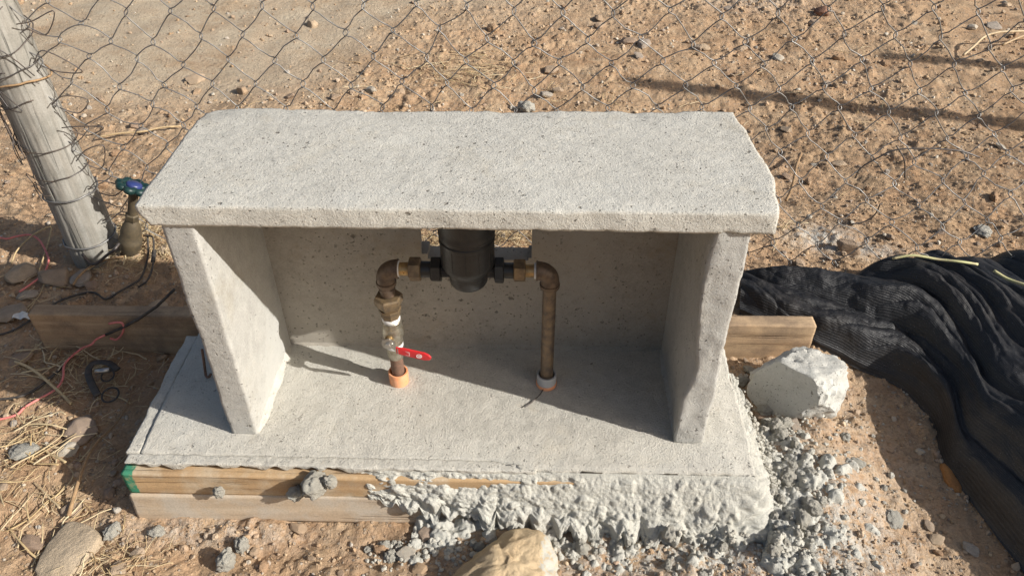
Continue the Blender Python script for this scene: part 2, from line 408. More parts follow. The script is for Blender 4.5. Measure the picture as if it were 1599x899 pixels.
def net_mat():
    m, t, b = new_mat('black_shade_net')
    uv = nd(t, 'ShaderNodeUVMap', uv_map='UVMap').outputs[0]
    w1 = nd(t, 'ShaderNodeTexWave', {'Vector': uv, 'Scale': 105.0, 'Distortion': 1.6, 'Detail': 2.0, 'Detail Scale': 3.0}, bands_direction='X', wave_type='BANDS').outputs['Fac']
    w2 = nd(t, 'ShaderNodeTexWave', {'Vector': uv, 'Scale': 85.0, 'Distortion': 1.8, 'Detail': 2.0, 'Detail Scale': 3.0}, bands_direction='Y', wave_type='BANDS').outputs['Fac']
    h = math_(t, 'MULTIPLY', w1, w2); v = coords(t)
    c = mix(t, ramp(t, h, [(.1, 0), (.9, 1)]), (.008, .008, .009), (.026, .026, .029))
    c = mix(t, ramp(t, noise(t, v, 520, 2, .5), [(.66, 0), (.78, 1)]), c, (.22, .22, .24))  # bright specks painted into the colour as sheen on the threads
    c = mix(t, math_(t, 'MULTIPLY', ramp(t, noise(t, v, 6, 5, .7), [(.5, 0), (.75, 1)]), .25), c, (.10, .08, .06))
    t.links.new(c, b.inputs['Base Color']); b.inputs['Roughness'].default_value = .48; b.inputs['Specular IOR Level'].default_value = .45
    n1 = bump(t, None, noise(t, v, 30, 4, .6), .004, .5)
    bump(t, b, h, .0007, .6, n1)
    return m
M['net'] = net_mat()

# ------------------------------------------------------------------ the ground
def Gbase(x, y):
    z = -.128 + .020 * fbm(x * .8, y * .8, 1.0, 2) + .009 * fbm(x * 4, y * 4, 2.0, 2)
    g = lambda cx, cy, sx, sy: np.exp(-((x - cx) / sx) ** 2 - ((y - cy) / sy) ** 2)
    z = z + .050 * g(.70, .0, .10, .17) + .012 * g(.60, -.17, .12, .08) - .035 * g(.59, .20, .05, .08)
    z = z - .022 * g(-.35, -.13, .5, .10) + .016 * g(.1, -.35, .6, .12) - .03 * g(.95, .1, .16, .28)
    z = z - .020 * g(-.78, .0, .12, .25) + .03 * g(-.99, .74, .08, .10) + .012 * g(-.88, .78, .10, .10)
    z = z + .035 * g(.6, .95, .6, .18) * 0.5
    return z
def sandmask(x, y):
    return np.clip(sstep(-.2, -.9, x + .22 * (2.4 - y) + .25 * pn(x * 1.4, y * 1.4, 7)) * sstep(1.25, 2.1, y) + .65 * sstep(2.1, 2.9, y + .2 * pn(x * 2, y * 2)) * sstep(.9, -.3, x), 0, 1)
def G(x, y, fine=True):
    x = np.asarray(x, float); y = np.asarray(y, float)
    z = Gbase(x, y)
    if not fine: return z
    sm = 1 - .85 * sandmask(x, y)
    m1 = sstep(-.05, .5, pn(x * 3.1, y * 3.1, 3.3) + .5 * pn(x * 9, y * 9, 1.3))
    wx = x + .006 * pn(x * 60, y * 60, 1); wy = y + .006 * pn(x * 60, y * 60, 9)
    z = z + sm * (.007 * fbm(x * 14, y * 14, 4.0, 3) + .020 * m1 * domes(wx, wy, .048, 3, .35) + .011 * (.25 + .75 * m1) * domes(wx, wy, .021, 9, .5))
    z = z + .0035 * sm * fbm(x * 75, y * 75, 2.0, 2) + .0012 * pn(x * 210, y * 210) * sm
    # small ruts of a tyre tread pressed into the fine sand
    cx, cy = .18, 3.05
    r = np.hypot(x - cx, (y - cy) * 1.0); ang = np.arctan2(y - cy, x - cx)
    z = z + .004 * np.sin(r * 150 + 6 * np.sin(ang * 3)) * sstep(.55, .4, r) * sstep(.12, .2, r) * sstep(-2.9, -2.4, ang) * sstep(-.6, -1.2, ang)
    u_ = (x + .35 * (y - 2)) + 1.15
    z = z + .003 * np.sin((y + .4 * x) * 95) * sstep(.16, .08, np.abs(u_)) * sstep(1.5, 1.8, y)
    return z
def axis_pts(a, b, st, far, g):
    c = list(np.arange(a, b + 1e-9, st)); s = st; q = c[-1]
    while q < far: s *= g; q += s; c.append(q)
    s = st; q = c[0]; pre = []
    while q > -far: s *= g; q -= s; pre.append(q)
    return np.array(pre[::-1] + c)
X = axis_pts(-1.35, 1.75, .0055, 60, 1.035)
ys = list(np.arange(-.42, 1.15, .0055)); s = .0055
while ys[-1] < 3.4: s = min(s * 1.01, .0125); ys.append(ys[-1] + s)
while ys[-1] < 70: s *= 1.12; ys.append(ys[-1] + s)
pre = []; s = .0055; q = -.42
while q > -30: s *= 1.2; q -= s; pre.append(q)
Y = np.array(pre[::-1] + ys)
XX, YY = np.meshgrid(X, Y)
near = (np.abs(XX) < 6) & (YY < 6) & (YY > -1.5)
ZZ = Gbase(XX, YY); ZZ[near] = G(XX[near], YY[near])
nx, ny = len(X), len(Y)
ii = (np.arange(ny - 1)[:, None] * nx + np.arange(nx - 1)[None]).ravel()
gf = np.stack([ii, ii + 1, ii + nx + 1, ii + nx], 1)
gm = mesh_from('ground', np.stack([XX.ravel(), YY.ravel(), ZZ.ravel()], 1), gf, True, M['soil'])
xr, yr = XX.ravel(), YY.ravel()
def setattrf(me, nm, arr):
    a = me.attributes.new(nm, 'FLOAT', 'POINT'); a.data.foreach_set('value', np.asarray(arr, np.float32))
gss = lambda cx, cy, sx, sy: np.exp(-((xr - cx) / sx) ** 2 - ((yr - cy) / sy) ** 2)
stainp = gss(.93, .86, .09, .05) + .8 * gss(1.04, .80, .10, .03) + 1.0 * gss(.60, -.12, .16, .12) + .8 * gss(.3, -.17, .35, .05) + .9 * gss(.30, 1.02, .05, .05) \
    + .7 * gss(.62, .12, .07, .2) + .25 * gss(.8, .1, .12, .3) + .5 * gss(-.5, -.12, .2, .03) + .5 * gss(1.15, 2.9, .25, .2)
setattrf(gm, 'mortar', np.clip(stainp, 0, 1)); setattrf(gm, 'sand', sandmask(xr, yr))
ground = link('ground', gm); tag(ground, kind='structure')

# ------------------------------------------------------------------ rocks library
def ico(sub):
    import bmesh
    bm = bmesh.new(); bmesh.ops.create_icosphere(bm, subdivisions=sub, radius=1)
    v = np.array([q.co[:] for q in bm.verts]); f = np.array([[l.index for l in p.verts] for p in bm.faces]); bm.free()
    return v, f
ICO = {k: ico(k) for k in (1, 2, 3, 4, 5)}
def rock_verts(sub, seed, cuts=9, lump=.18, rough=.02, flat=.75):
    v, f = ICO[sub]; v = v.copy(); r = np.random.default_rng(seed)
    N = r.normal(size=(cuts, 3)); N /= np.linalg.norm(N, axis=1)[:, None]
    D = r.uniform(.58, .92, cuts)
    v = v * (1 + lump * fbm(v[:, 0] * 1.3 + seed, v[:, 1] * 1.3, v[:, 2] * 1.3, 2))[:, None]
    for n, d in zip(N, D):
        k = v @ n - d; v = v - np.where(k > 0, k * .93, 0)[:, None] * n
    L = np.linalg.norm(v, axis=1)[:, None]
    v = v + v / L * (rough * fbm(v[:, 0] * 6 + seed, v[:, 1] * 6, v[:, 2] * 6, 3))[:, None]
    v *= np.array([1, r.uniform(.7, 1), flat * r.uniform(.8, 1.1)])
    return v / np.abs(v).max(), f
def clod_verts(sub, seed):
    v, f = ICO[sub]; s = seed * 3.1
    d = .28 * fbm(v[:, 0] * 1.6 + s, v[:, 1] * 1.6, v[:, 2] * 1.6, 2) + .22 * np.abs(pn(v[:, 0] * 4 + s, v[:, 1] * 4, v[:, 2] * 4)) + .10 * fbm(v[:, 0] * 9 + s, v[:, 1] * 9, v[:, 2] * 9, 2)
    v = v * (1 + d)[:, None] * np.array([1, .85, .75]); return v / np.abs(v).max(), f
STONES = [mesh_from('stone', *rock_verts(4, 40 + i, 8 + i % 5, flat=.55 + .08 * (i % 5)), True, M['stone']) for i in range(16)]
for me in STONES: me.set_sharp_from_angle(angle=math.radians(50))
CLODS = [mesh_from('mortar_lump', *clod_verts(4, 80 + i), True, M['mortar_loc']) for i in range(10)]
SCLODS = [mesh_from('soil_clod', *clod_verts(4, 180 + i), True, M['clod']) for i in range(8)]

def visible_xy(n, ylo=-.45, yhi=3.2, seed=0, screen=.5):
    """random points on the ground within the area the camera could see; mixture of even per area and per view"""
    r = np.random.default_rng(seed); out = []
    while len(out) < n:
        if r.random() < screen:
            p_ = at(r.uniform(-60, 1660), r.uniform(-20, 940), 2, -.125)
        else:
            p_ = np.array([r.uniform(-2.6, 2.6), r.uniform(ylo, yhi)])
            if abs(p_[0] - .1) > .85 + .6 * (p_[1] + .3): continue
        x, y = p_[0], p_[1]
        if y < ylo or y > yhi: continue
        if -.66 < x < .56 and -.11 < y < .40: continue            # under the concrete
        out.append((x, y))
    return np.array(out)
def merged(name, lib, pos, size, seed, mat, sink=.35, squash=1.0, zoff=None):
    r = np.random.default_rng(seed); Vs = []; Fs = []; Rn = []; n0 = 0
    zz = G(pos[:, 0], pos[:, 1]) if zoff is None else zoff
    for i, (x, y) in enumerate(pos):
        v, f = lib[i % len(lib)]
        a, b_ = r.uniform(0, 6.28, 2); ca, sa, cb, sb = math.cos(a), math.sin(a), math.cos(b_), math.sin(b_)
        Rz = np.array([[ca, -sa, 0], [sa, ca, 0], [0, 0, 1]]); Rx = np.array([[1, 0, 0], [0, cb, -sb], [0, sb, cb]])
        q = (v @ Rx.T @ Rz.T) * size[i] * np.array([1, 1, squash]); q[:, 2] += zz[i] + size[i] * (.6 - sink) * squash
        q[:, 0] += x; q[:, 1] += y
        Vs.append(q); Fs.append(f + n0); Rn.append(np.full(len(q), r.random())); n0 += len(q)
    me = mesh_from(name, np.vstack(Vs), np.vstack(Fs), False, mat); setattrf(me, 'rnd', np.concatenate(Rn)); return me

# fine grit and crumbs over the ground: nobody could count these
P = visible_xy(30000, seed=5, screen=.5); P = P[rng.random(len(P)) < .35 + .8 * sstep(-.05, .45, pn(P[:, 0] * 2.6, P[:, 1] * 2.6, 3.3) + .5 * pn(P[:, 0] * 8, P[:, 1] * 8, 1.3))]
keep = rng.random(len(P)) > .8 * sandmask(P[:, 0], P[:, 1]); P = P[keep]
dist = np.hypot(P[:, 0] - CAM[0], P[:, 1] - CAM[1])
S = rng.lognormal(math.log(.0019), .45, len(P)) * np.clip(.6 + .45 * dist, .9, 2.1)
S = np.clip(S, .001, .0105)
lib1 = [rock_verts(2, 300 + i, 6, rough=.05) for i in range(8)]
tag(link('grit', merged('grit', lib1, P, S, 3, M['grit'])), 'loose grit and crumbs scattered over the dry soil', 'grit', kind='stuff')

# ------------------------------------------------------------------ the concrete meter box
A = .45; WT = .0502; AI = A - WT; D = .254; H = .483; T = .0373
box = thing('concrete_meter_box', 'pale grey concrete box with an open front and flat lid over a water meter', 'meter box', (0, .12, 0))
def wfloor(V):
    V = V.copy(); x, y, z = V.T; top = z > -.01
    k = top * (.0018 * fbm(x * 9, y * 9, 3, 3) + .0008 * fbm(x * 60, y * 60, 1, 2))
    V[:, 2] += k - .006 * top * sstep(.02, -.06, y) * 1.0 - .004 * top * sstep(.49, .53, x)
    # ragged right-hand border
    V[:, 0] += sstep(.50, .535, x) * (.008 * fbm(y * 14, z * 9, 5, 3)) 
    V[:, 1] += sstep(-.03, -.045, y) * (.0022 * fbm(x * 30, 2.0, 5, 3) - .0195 * sstep(.03, .14, x))
    return V
v, f = box_grid(-.612, .537, -.0455, .335, -.12, 0, .0058, .0014, .0016, .0006, 1, wfloor, .0)
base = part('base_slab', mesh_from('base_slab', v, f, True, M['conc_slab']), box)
# cement skin that ran over the tops of the form boards, parted from the slab by a crack
def ledge(V):
    V = V.copy(); x, y, z = V.T
    back = sstep(-.055, -.0485, y)
    V[:, 1] += back * (.0022 * fbm(x * 30, 2.0, 5, 3) + .0005 * pn(x * 150, 1.1) - .0195 * sstep(.03, .14, x))
    fr = sstep(-.055, -.067, y)
    V[:, 1] += fr * (.004 * fbm(x * 18, 7.7, 1, 4)) * sstep(.25, 0, x) 
    low = sstep(.0, -.02, z)
    V[:, 2] += fr * low * (.014 * fbm(x * 22, 3.1, 1, 4) + .006) 
    V[:, 2] += (1 - low) * (.0012 * fbm(x * 40, y * 40, 2, 3) - .004)
    return V
v, f = box_grid(-.633, .135, -.0695, -.0464, -.022, -.001, .0035, .003, .004, .0006, 2, ledge, .0)
part('cement_ledge', mesh_from('front_ledge', v, f, True, M['conc_slab']), box)
def sledge(V):
    V = V.copy(); x, y, z = V.T
    V[:, 0] += .003 * fbm(y * 22, 1.3, 2, 3); V[:, 2] += .0012 * fbm(x * 40, y * 40, 2, 3) - .003; return V
v, f = box_grid(-.640, -.6132, -.045, .28, -.03, -.001, .004, .003, .005, .0008, 3, sledge, .0)
part('cement_ledge', mesh_from('side_ledge', v, f, True, M['conc_slab']), box)
# walls
def lwall(V):
    V = V.copy(); x, y, z = V.T
    fr = sstep(.06, 0, y)
    inn = sstep(-.44, -.40, x)
    V[:, 1] += fr * inn * .004 * sstep(.5, .2, z) * 0
    V[:, 0] += (1 - inn) * fr * .003 * fbm(z * 9, 3.3, 1, 3)
    V[:, 0] += inn * fr * .003 * fbm(z * 6, 1.3, 7, 3)
    return V
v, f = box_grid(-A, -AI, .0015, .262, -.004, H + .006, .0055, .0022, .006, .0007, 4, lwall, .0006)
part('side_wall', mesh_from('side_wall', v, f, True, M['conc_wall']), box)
def rwall(V):
    V = V.copy(); x, y, z = V.T
    fr = sstep(.09, 0, y); inn = sstep(.44, .41, x); out = 1 - inn
    V[:, 0] += inn * fr * (.0055 * fbm(z * 7, 8.8, 1, 4) - .004 + .010 * np.exp(-((z - .20) / .06) ** 2) - .006 * np.exp(-((z - .36) / .07) ** 2))
    V[:, 0] += out * fr * (.0055 * fbm(z * 8, 2.8, 1, 4) - .004 * sstep(.06, .0, z) * 0)
    V[:, 1] += fr * .003 * fbm(x * 20, z * 14, 1, 3)
    V[:, 0] += out * .018 * sstep(.10, 0, z) * sstep(-.01, .15, y)
    return V
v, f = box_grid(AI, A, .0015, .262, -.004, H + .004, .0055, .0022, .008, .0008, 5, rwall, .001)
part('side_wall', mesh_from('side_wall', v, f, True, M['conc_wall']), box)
# back wall with a notch behind the meter
def plate(x0, x1, z0, z1, y0, y1, step, inside, yn=4, snap=None):
    nx_ = int((x1 - x0) / step); nz_ = int((z1 - z0) / step)
    xs = np.linspace(x0, x1, nx_ + 1); zs = np.linspace(z0, z1, nz_ + 1)
    cell = lambda i, k: 0 <= i < nx_ and 0 <= k < nz_ and inside((xs[i] + xs[i + 1]) / 2, (zs[k] + zs[k + 1]) / 2)
    idx = {}; V = []; F = []
    def vid(i, k, j):
        q = (i, k, j)
        if q not in idx: idx[q] = len(V); V.append((xs[i], y0 + (y1 - y0) * j / yn, zs[k]))
        return idx[q]
    for i in range(nx_):
        for k in range(nz_):
            if not cell(i, k): continue
            F.append((vid(i, k, 0), vid(i + 1, k, 0), vid(i + 1, k + 1, 0), vid(i, k + 1, 0)))
            F.append((vid(i, k, yn), vid(i, k + 1, yn), vid(i + 1, k + 1, yn), vid(i + 1, k, yn)))
            for di, dk, a, b_ in ((-1, 0, (i, k + 1), (i, k)), (1, 0, (i + 1, k), (i + 1, k + 1)), (0, -1, (i, k), (i + 1, k)), (0, 1, (i + 1, k + 1), (i, k + 1))):
                if not cell(i + di, k + dk):
                    for j in range(yn): F.append((vid(*a, j), vid(*a, j + 1), vid(*b_, j + 1), vid(*b_, j)))
    return np.array(V), np.array(F)
inn = lambda x, z: not (-.096 < x < .121 and z > .236 and not (x < -.086 and z < .246) and not (x > .112 and z < .243))
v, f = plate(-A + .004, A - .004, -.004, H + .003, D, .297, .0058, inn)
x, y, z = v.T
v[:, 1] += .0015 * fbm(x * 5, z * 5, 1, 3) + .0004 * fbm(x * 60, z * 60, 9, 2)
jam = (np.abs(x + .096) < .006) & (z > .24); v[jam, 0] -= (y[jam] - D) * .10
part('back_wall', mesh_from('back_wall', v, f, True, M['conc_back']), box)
for o in box.children:
    if o.name.startswith('back_wall'): sharp(o, 60)
# soft mortar fillets where walls meet the slab
def fillet(P0, P1, n1, n2, w_, seed, mat):
    P0, P1, n1, n2 = (np.array(q, float) for q in (P0, P1, n1, n2)); L = int(np.linalg.norm(P1 - P0) / .005); V = []; F = []
    for i in range(L + 1):
        c = P0 + (P1 - P0) * i / L; k = w_ * (1 + .35 * fbm(i * .11, seed * 3.3, 0, 3)) * min(1, (i + .4) / 6, (L - i + .4) / 6)
        V += [c + n1 * k - n2 * .002, c + n1 * k * .45 + n2 * k * .32, c + n1 * k * .12 + n2 * k * .75, c + n2 * k * 1.3 - n1 * .002]
    for i in range(L):
        for j in range(3): F.append((i * 4 + j, i * 4 + 4 + j, i * 4 + 5 + j, i * 4 + 1 + j))
    return mesh_from('fillet', V, F, True, mat)
part('fillet', fillet((-AI, .004, .0), (-AI, D, .0), (1, 0, 0), (0, 0, 1), .011, 1, M['conc_slab']), box)
part('fillet', fillet((-AI, D, 0), (AI, D, 0), (0, -1, 0), (0, 0, 1), .007, 2, M['conc_back']), box)
part('fillet', fillet((AI, D, 0), (AI, .006, 0), (-1, 0, 0), (0, 0, 1), .008, 3, M['conc_wall']), box)
part('fillet', fillet((A - .001, .27, 0), (A - .001, .045, 0), (1, 0, 0), (0, 0, 1), .018, 4, M['mortar']), box)
# lid
XL, XR_, YB = -A - .0291, A + .0342, .334
def lid(V):
    V = V.copy(); x, y, z = V.T
    bk = sstep(.22, .334, y)
    V[:, 1] += bk * (.006 * fbm(x * 9, 1.7, 1, 4) * .6 - .020 * sstep(.0, 1, 1 - ((x) / .48) ** 2) * .6 + .004 * np.abs(fbm(x * 40, 3.7, 1, 2)) * sstep(0, .3, x))
    R_ = sstep(.40, .484, x); L_ = sstep(-.40, -.479, x)
    V[:, 0] += R_ * (.004 * fbm(y * 12, 3.1, 2, 3) + .012 * sstep(.0, .10, y) * sstep(.3, .1, y) - .004 * sstep(.25, .334, y))
    V[:, 2] += -.004 * sstep(.27, .334, y) * (.6 + fbm(x * 12, 4.4, 1, 3)) - .005 * L_ * sstep(.28, .33, y)
    V[:, 1] -= .012 * sstep(-.45, -.479, x) * bk
    V[:, 0] += L_ * (.003 * fbm(y * 10, 6.1, 2, 3) + .014 * sstep(.03, .0, y) * sstep(H + .03, H, z))
    V[:, 2] += -.0015 * sstep(.03, 0, y) + .0015 * fbm(x * 4, y * 6, 3, 3)
    und = sstep(H + .012, H, z) * sstep(.03, 0, y)
    V[:, 2] += und * .0012 * fbm(x * 25, 5.5, 1, 3)
    V[:, 1] += sstep(.05, 0, y) * .002 * fbm(x * 12, z * 20, 4, 3)
    return V
v, f = box_grid(XL, XR_, -.0016, YB, H, H + T, .0052, .0022, .0055, .0008, 6, lid, .0007)
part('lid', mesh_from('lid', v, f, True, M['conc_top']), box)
# bent reinforcing wire sticking out of the slab at the left wall
rb = MB(); rb.add(*tube(spline([(-.549, .168, .062), (-.550, .162, .035), (-.551, .155, .010), (-.548, .148, .004), (-.541, .147, .005), (-.538, .152, .009)], 6), .0028, 7))
part('wire_hook', rb.mesh('wire_hook', M['rusty']), box)

# ------------------------------------------------------------------ form boards
def plank(x0, x1, y0, y1, z0, z1, mat, seed, bend=0.0, lean=0.0):
    def wp(V):
        V = V.copy(); V[:, 2] += bend * ((V[:, 0] - x0) / (x1 - x0)); V[:, 1] += lean * (V[:, 2] - z0)
        V[:, 1] += .0012 * fbm(V[:, 0] * 3, V[:, 2] * 60, seed, 2); return V
    v, f = box_grid(x0, x1, y0, y1, z0, z1, .0055, .0012, .0022, .0004, seed, wp, .0008)
    return mesh_from('form_board', v, f, True, mat)
def board(me, label):
    o = link('form_board', me); tag(o, label, 'plank', 'wooden form boards around the slab'); return o
board(plank(-.640, .30, -.080, -.050, -.082, -.0235, M['plank_up'], 11), 'orange-brown board under the front edge of the slab, with a green painted end')
board(plank(-.642, .12, -.092, -.058, -.152, -.0835, M['plank_low'], 12, bend=.010, lean=.12), 'pale weathered board lying on the soil, lowest of the two at the front')
board(plank(-1.045, .766, .362, .398, -.145, -.022, M['plank_back'], 13), 'long brown board on edge behind the box, showing at both sides')

# ------------------------------------------------------------------ spilled mortar
HS = .0023
xs = np.arange(-.24, .86, HS); ysn = np.arange(-.32, .34, HS)
MX, MY = np.meshgrid(xs, ysn)
dx = np.maximum(0, MX - .530); dy = np.maximum(0, -.0635 - MY); lf = np.maximum(0, -.165 - MX)
d = np.hypot(dx * (.62 + .5 * sstep(.02, .12, MY)), dy)
g0 = G(MX, MY)
wx = MX + .005 * pn(MX * 50, MY * 50); wy = MY + .005 * pn(MX * 50, MY * 50, 4)
lump = .026 * np.abs(pn(wx * 27, wy * 27, 4)) + .013 * np.abs(pn(wx * 62, wy * 62, 8)) + .002 * fbm(MX * 90, MY * 90, 1, 3)
nearm = sstep(.19, .02, np.hypot(dx, dy * 1.25))
thin = .026 * nearm * (pn(MX * 13, MY * 13, 5) + .5 * pn(MX * 31, MY * 31, 6) + .34 * nearm + .14) + lump * nearm - .013
thin = np.where((MX > -.1) & (MY < .22), thin, -.02)
zs = g0 + thin - .9 * lf
r_ = np.random.default_rng(77)
def splat(a_, b_, sz, hk, zc=None):
    """one blob of mix, melted into the height field"""
    i0, i1 = int((a_ - 1.7 * sz - xs[0]) / HS), int((a_ + 1.7 * sz - xs[0]) / HS) + 1; j0, j1 = int((b_ - 1.7 * sz - ysn[0]) / HS), int((b_ + 1.7 * sz - ysn[0]) / HS) + 1
    if i0 < 0 or j0 < 0 or i1 >= len(xs) or j1 >= len(ysn): return
    X_, Y_ = MX[j0:j1, i0:i1] - a_, MY[j0:j1, i0:i1] - b_
    an = r_.uniform(0, math.pi); st_ = r_.uniform(.6, 1.0); Xr = (X_ * math.cos(an) + Y_ * math.sin(an)); Yr = (-X_ * math.sin(an) + Y_ * math.cos(an)) / st_
    sd_ = r_.uniform(0, 99); dd_ = np.hypot(Xr, Yr) / sz * (1 + .45 * pn(X_ / sz * 1.1 + sd_, Y_ / sz * 1.1, sd_) + .18 * pn(X_ / sz * 3 + sd_, Y_ / sz * 3, sd_))
    ic, jc = int((a_ - xs[0]) / HS), int((b_ - ysn[0]) / HS)
    top = max(g0[jc, ic], min(zs[jc, ic], g0[jc, ic] + .022)) + sz * hk
    zb = top - sz * hk * 1.6 * np.clip(dd_, 0, 1.6) ** 2.4
    cur = zs[j0:j1, i0:i1]; zs[j0:j1, i0:i1] = np.maximum(cur, zb)
for q in range(420):
    u_ = r_.random()
    if u_ < .62: a_, b_ = .56 + abs(r_.normal(0, .070)), r_.normal(-.075, .085)
    elif u_ < .85:
        a_, b_ = r_.uniform(-.12, .60), -.12 - abs(r_.normal(0, .04)) - .02 * r_.random()
        if pn(a_ * 14, b_ * 14, 2) < .02: continue
    else: a_, b_ = .55 + abs(r_.normal(0, .02)), r_.uniform(-.1, .22)
    if a_ > .80 or b_ < -.29 or (b_ > .12 and a_ > .60): continue
    splat(a_, b_, float(np.clip(r_.lognormal(math.log(.0100), .48), .004, .026)), r_.uniform(.4, .75))
zs = zs + np.where(zs > g0 - .004, .0050 * np.abs(pn(MX * 75, MY * 75, 3)) + .0022 * fbm(MX * 150, MY * 150, 3, 2) - .002, 0)
ok = (zs > g0 - .012) & ~((MX < .520) & (MY > -.060))
Vz = np.stack([MX.ravel(), MY.ravel(), zs.ravel()], 1)
nxx = len(xs); I = (np.arange(len(ysn) - 1)[:, None] * nxx + np.arange(nxx - 1)[None]).ravel()
F4 = np.stack([I, I + 1, I + nxx + 1, I + nxx], 1); okf = ok.ravel()[F4].all(1); F4 = F4[okf]
used, inv = np.unique(F4, return_inverse=True)
# the thick curtain that ran over the edge, following the border of the slab and round its right corner
B_ = [(-.215, -.0660), (.515, -.0660)] + [(.515 + .022 * math.sin(a), -.044 - .022 * math.cos(a)) for a in np.linspace(.15, math.pi / 2, 7)] + [(.537, .02), (.537, .20)]
B_ = np.array(B_); sl = np.r_[0, np.cumsum(np.hypot(*np.diff(B_, axis=0).T))]
ns_ = 760; S1 = np.linspace(0, sl[-1], ns_); BX = np.interp(S1, sl, B_[:, 0]); BY = np.interp(S1, sl, B_[:, 1])
tx, ty = np.gradient(BX), np.gradient(BY); 
ker = np.ones(41) / 41; tx = np.convolve(np.pad(tx, 20, 'edge'), ker, 'valid'); ty = np.convolve(np.pad(ty, 20, 'edge'), ker, 'valid')
tl_ = np.hypot(tx, ty); nxv, nyv = ty / tl_, -tx / tl_
nt_ = 110; T1 = np.linspace(0, 1, nt_)
SS, TT = np.meshgrid(S1, T1, indexing='ij')
fg = np.abs(pn(S1 * 22, 3.1)) * 1.3 + .5 * np.abs(pn(S1 * 47, 8.1)) + .25 * pn(S1 * 9, 1.1)
reach = np.interp(S1, [0, .08, .2, .36, .6, .74, .82, 1.0], [.012, .022, .034, .056, .084, .092, .070, .02])
lowT = sstep(.35, 1, TT)
Ls = reach[:, None] * (1 + (.75 * fg[:, None] - .38) * (.12 + .88 * lowT))
drop = np.interp(S1, [0, .05, .2, .4, .7, .80, .9, 1.0], [.05, .10, .135, .15, .15, .135, .09, .05])
drop = drop[:, None] * (1 + (.45 * fg[:, None] - .22) * lowT)
ON = Ls * (TT ** .85); DZ = -.0125 - drop * TT ** 1.25
PX_ = BX[:, None] + nxv[:, None] * ON; PY_ = BY[:, None] + nyv[:, None] * ON
wS = SS + .006 * pn(SS * 45, TT * 6); wT = TT * .16 + .006 * pn(SS * 45, TT * 6, 7)
up = sstep(.0, .10, TT); am = .28 + .72 * sstep(.3, .7, TT)
left_ = sstep(.42, .16, SS)
bil = lambda q, k: np.abs(pn(wS * q + k, wT * q, k))
ND = up * ((am + .7 * left_ * (1 - am)) * (.013 * bil(17, 3.3) + .005 * bil(42, 7.7)) + (.0028 + .004 * TT) * fbm(SS * 16, TT * 2.6, 3, 3) + .0009 * fbm(SS * 140, TT * 22, 3, 3)
           + .009 * domes(wS, wT, .038, 51, .4, 1.2) + .006 * domes(wS, wT, .016, 61, .35, 1.0) - .0050 * domes(wS, wT, .024, 77, .16, .5))
SW = SS + .006 * pn(SS * 50, TT * 8, 2) + .0015 * pn(SS * 130, TT * 22, 5); TWm = TT * .17 + .006 * pn(SS * 50, TT * 8, 12) + .0015 * pn(SS * 130, TT * 22, 15)
for q in range(360):
    s0_ = r_.uniform(.0, sl[-1] * .88); lm = .22 + .50 * float(sstep(.10, .34, s0_))
    t0_ = r_.uniform(lm, 1.02) if r_.random() < .96 else r_.uniform(.3, 1)
    sz = float(np.clip(r_.lognormal(math.log(.0100), .5), .004, .028)); i0, i1 = np.searchsorted(S1, [s0_ - 1.9 * sz, s0_ + 1.9 * sz])
    if i1 <= i0: continue
    dq = np.hypot(SW[i0:i1] - s0_, (TWm[i0:i1] - t0_ * .17) * r_.uniform(.7, 1.1)) / sz
    bq = sz * r_.uniform(.45, .85) * (1 - np.clip(dq, 0, 1.3) ** 2.0) + .003
    ND[i0:i1] = np.maximum(ND[i0:i1], np.where(dq < 1.25, bq, -9) * up[i0:i1])
ND = ND + up * (.0022 * am * np.abs(pn(SS * 70, TT * 12, 3)) + .0013 * fbm(SS * 150, TT * 25, 3, 3))
for _ in range(1):
    ND[1:-1, 1:-1] = .4 * ND[1:-1, 1:-1] + .15 * (ND[:-2, 1:-1] + ND[2:, 1:-1] + ND[1:-1, :-2] + ND[1:-1, 2:])
ND = ND + .02 * sstep(.06, 0, SS) * -1
PX_ = PX_ + nxv[:, None] * ND * .75; PY_ = PY_ + nyv[:, None] * ND * .75; PZ_ = DZ + ND * .65
under = sstep(.93, 1.0, TT) * .018; PX_ = PX_ - nxv[:, None] * under; PY_ = PY_ - nyv[:, None] * under
Vc = np.stack([PX_.ravel(), PY_.ravel(), PZ_.ravel()], 1)
Ic_ = (np.arange(ns_ - 1)[:, None] * nt_ + np.arange(nt_ - 1)[None]).ravel()
Fc = np.stack([Ic_, Ic_ + 1, Ic_ + nt_ + 1, Ic_ + nt_], 1)
V1 = Vz[used]
quads = np.vstack([inv.reshape(-1, 4), Fc[:, ::-1] + len(V1)])
sp = link('mortar_spill', mesh_from('mortar_spill', np.vstack([V1, Vc]), quads, True, M['mortar']))
tag(sp, 'hardened lumpy mortar spilling over the front edge of the slab onto the soil', 'mortar')

def put(name, me, x, y, size, rot, label=None, cat=None, group=None, sink=.3, z=None, mat=None):
    o = link(name, me); o.scale = size if not np.isscalar(size) else (size,) * 3
    s_ = o.scale[2]
    o.location = (x, y, (float(G(x, y)) if z is None else z) + s_ * (.62 - sink)); o.rotation_euler = rot
    return tag(o, label, cat, group)
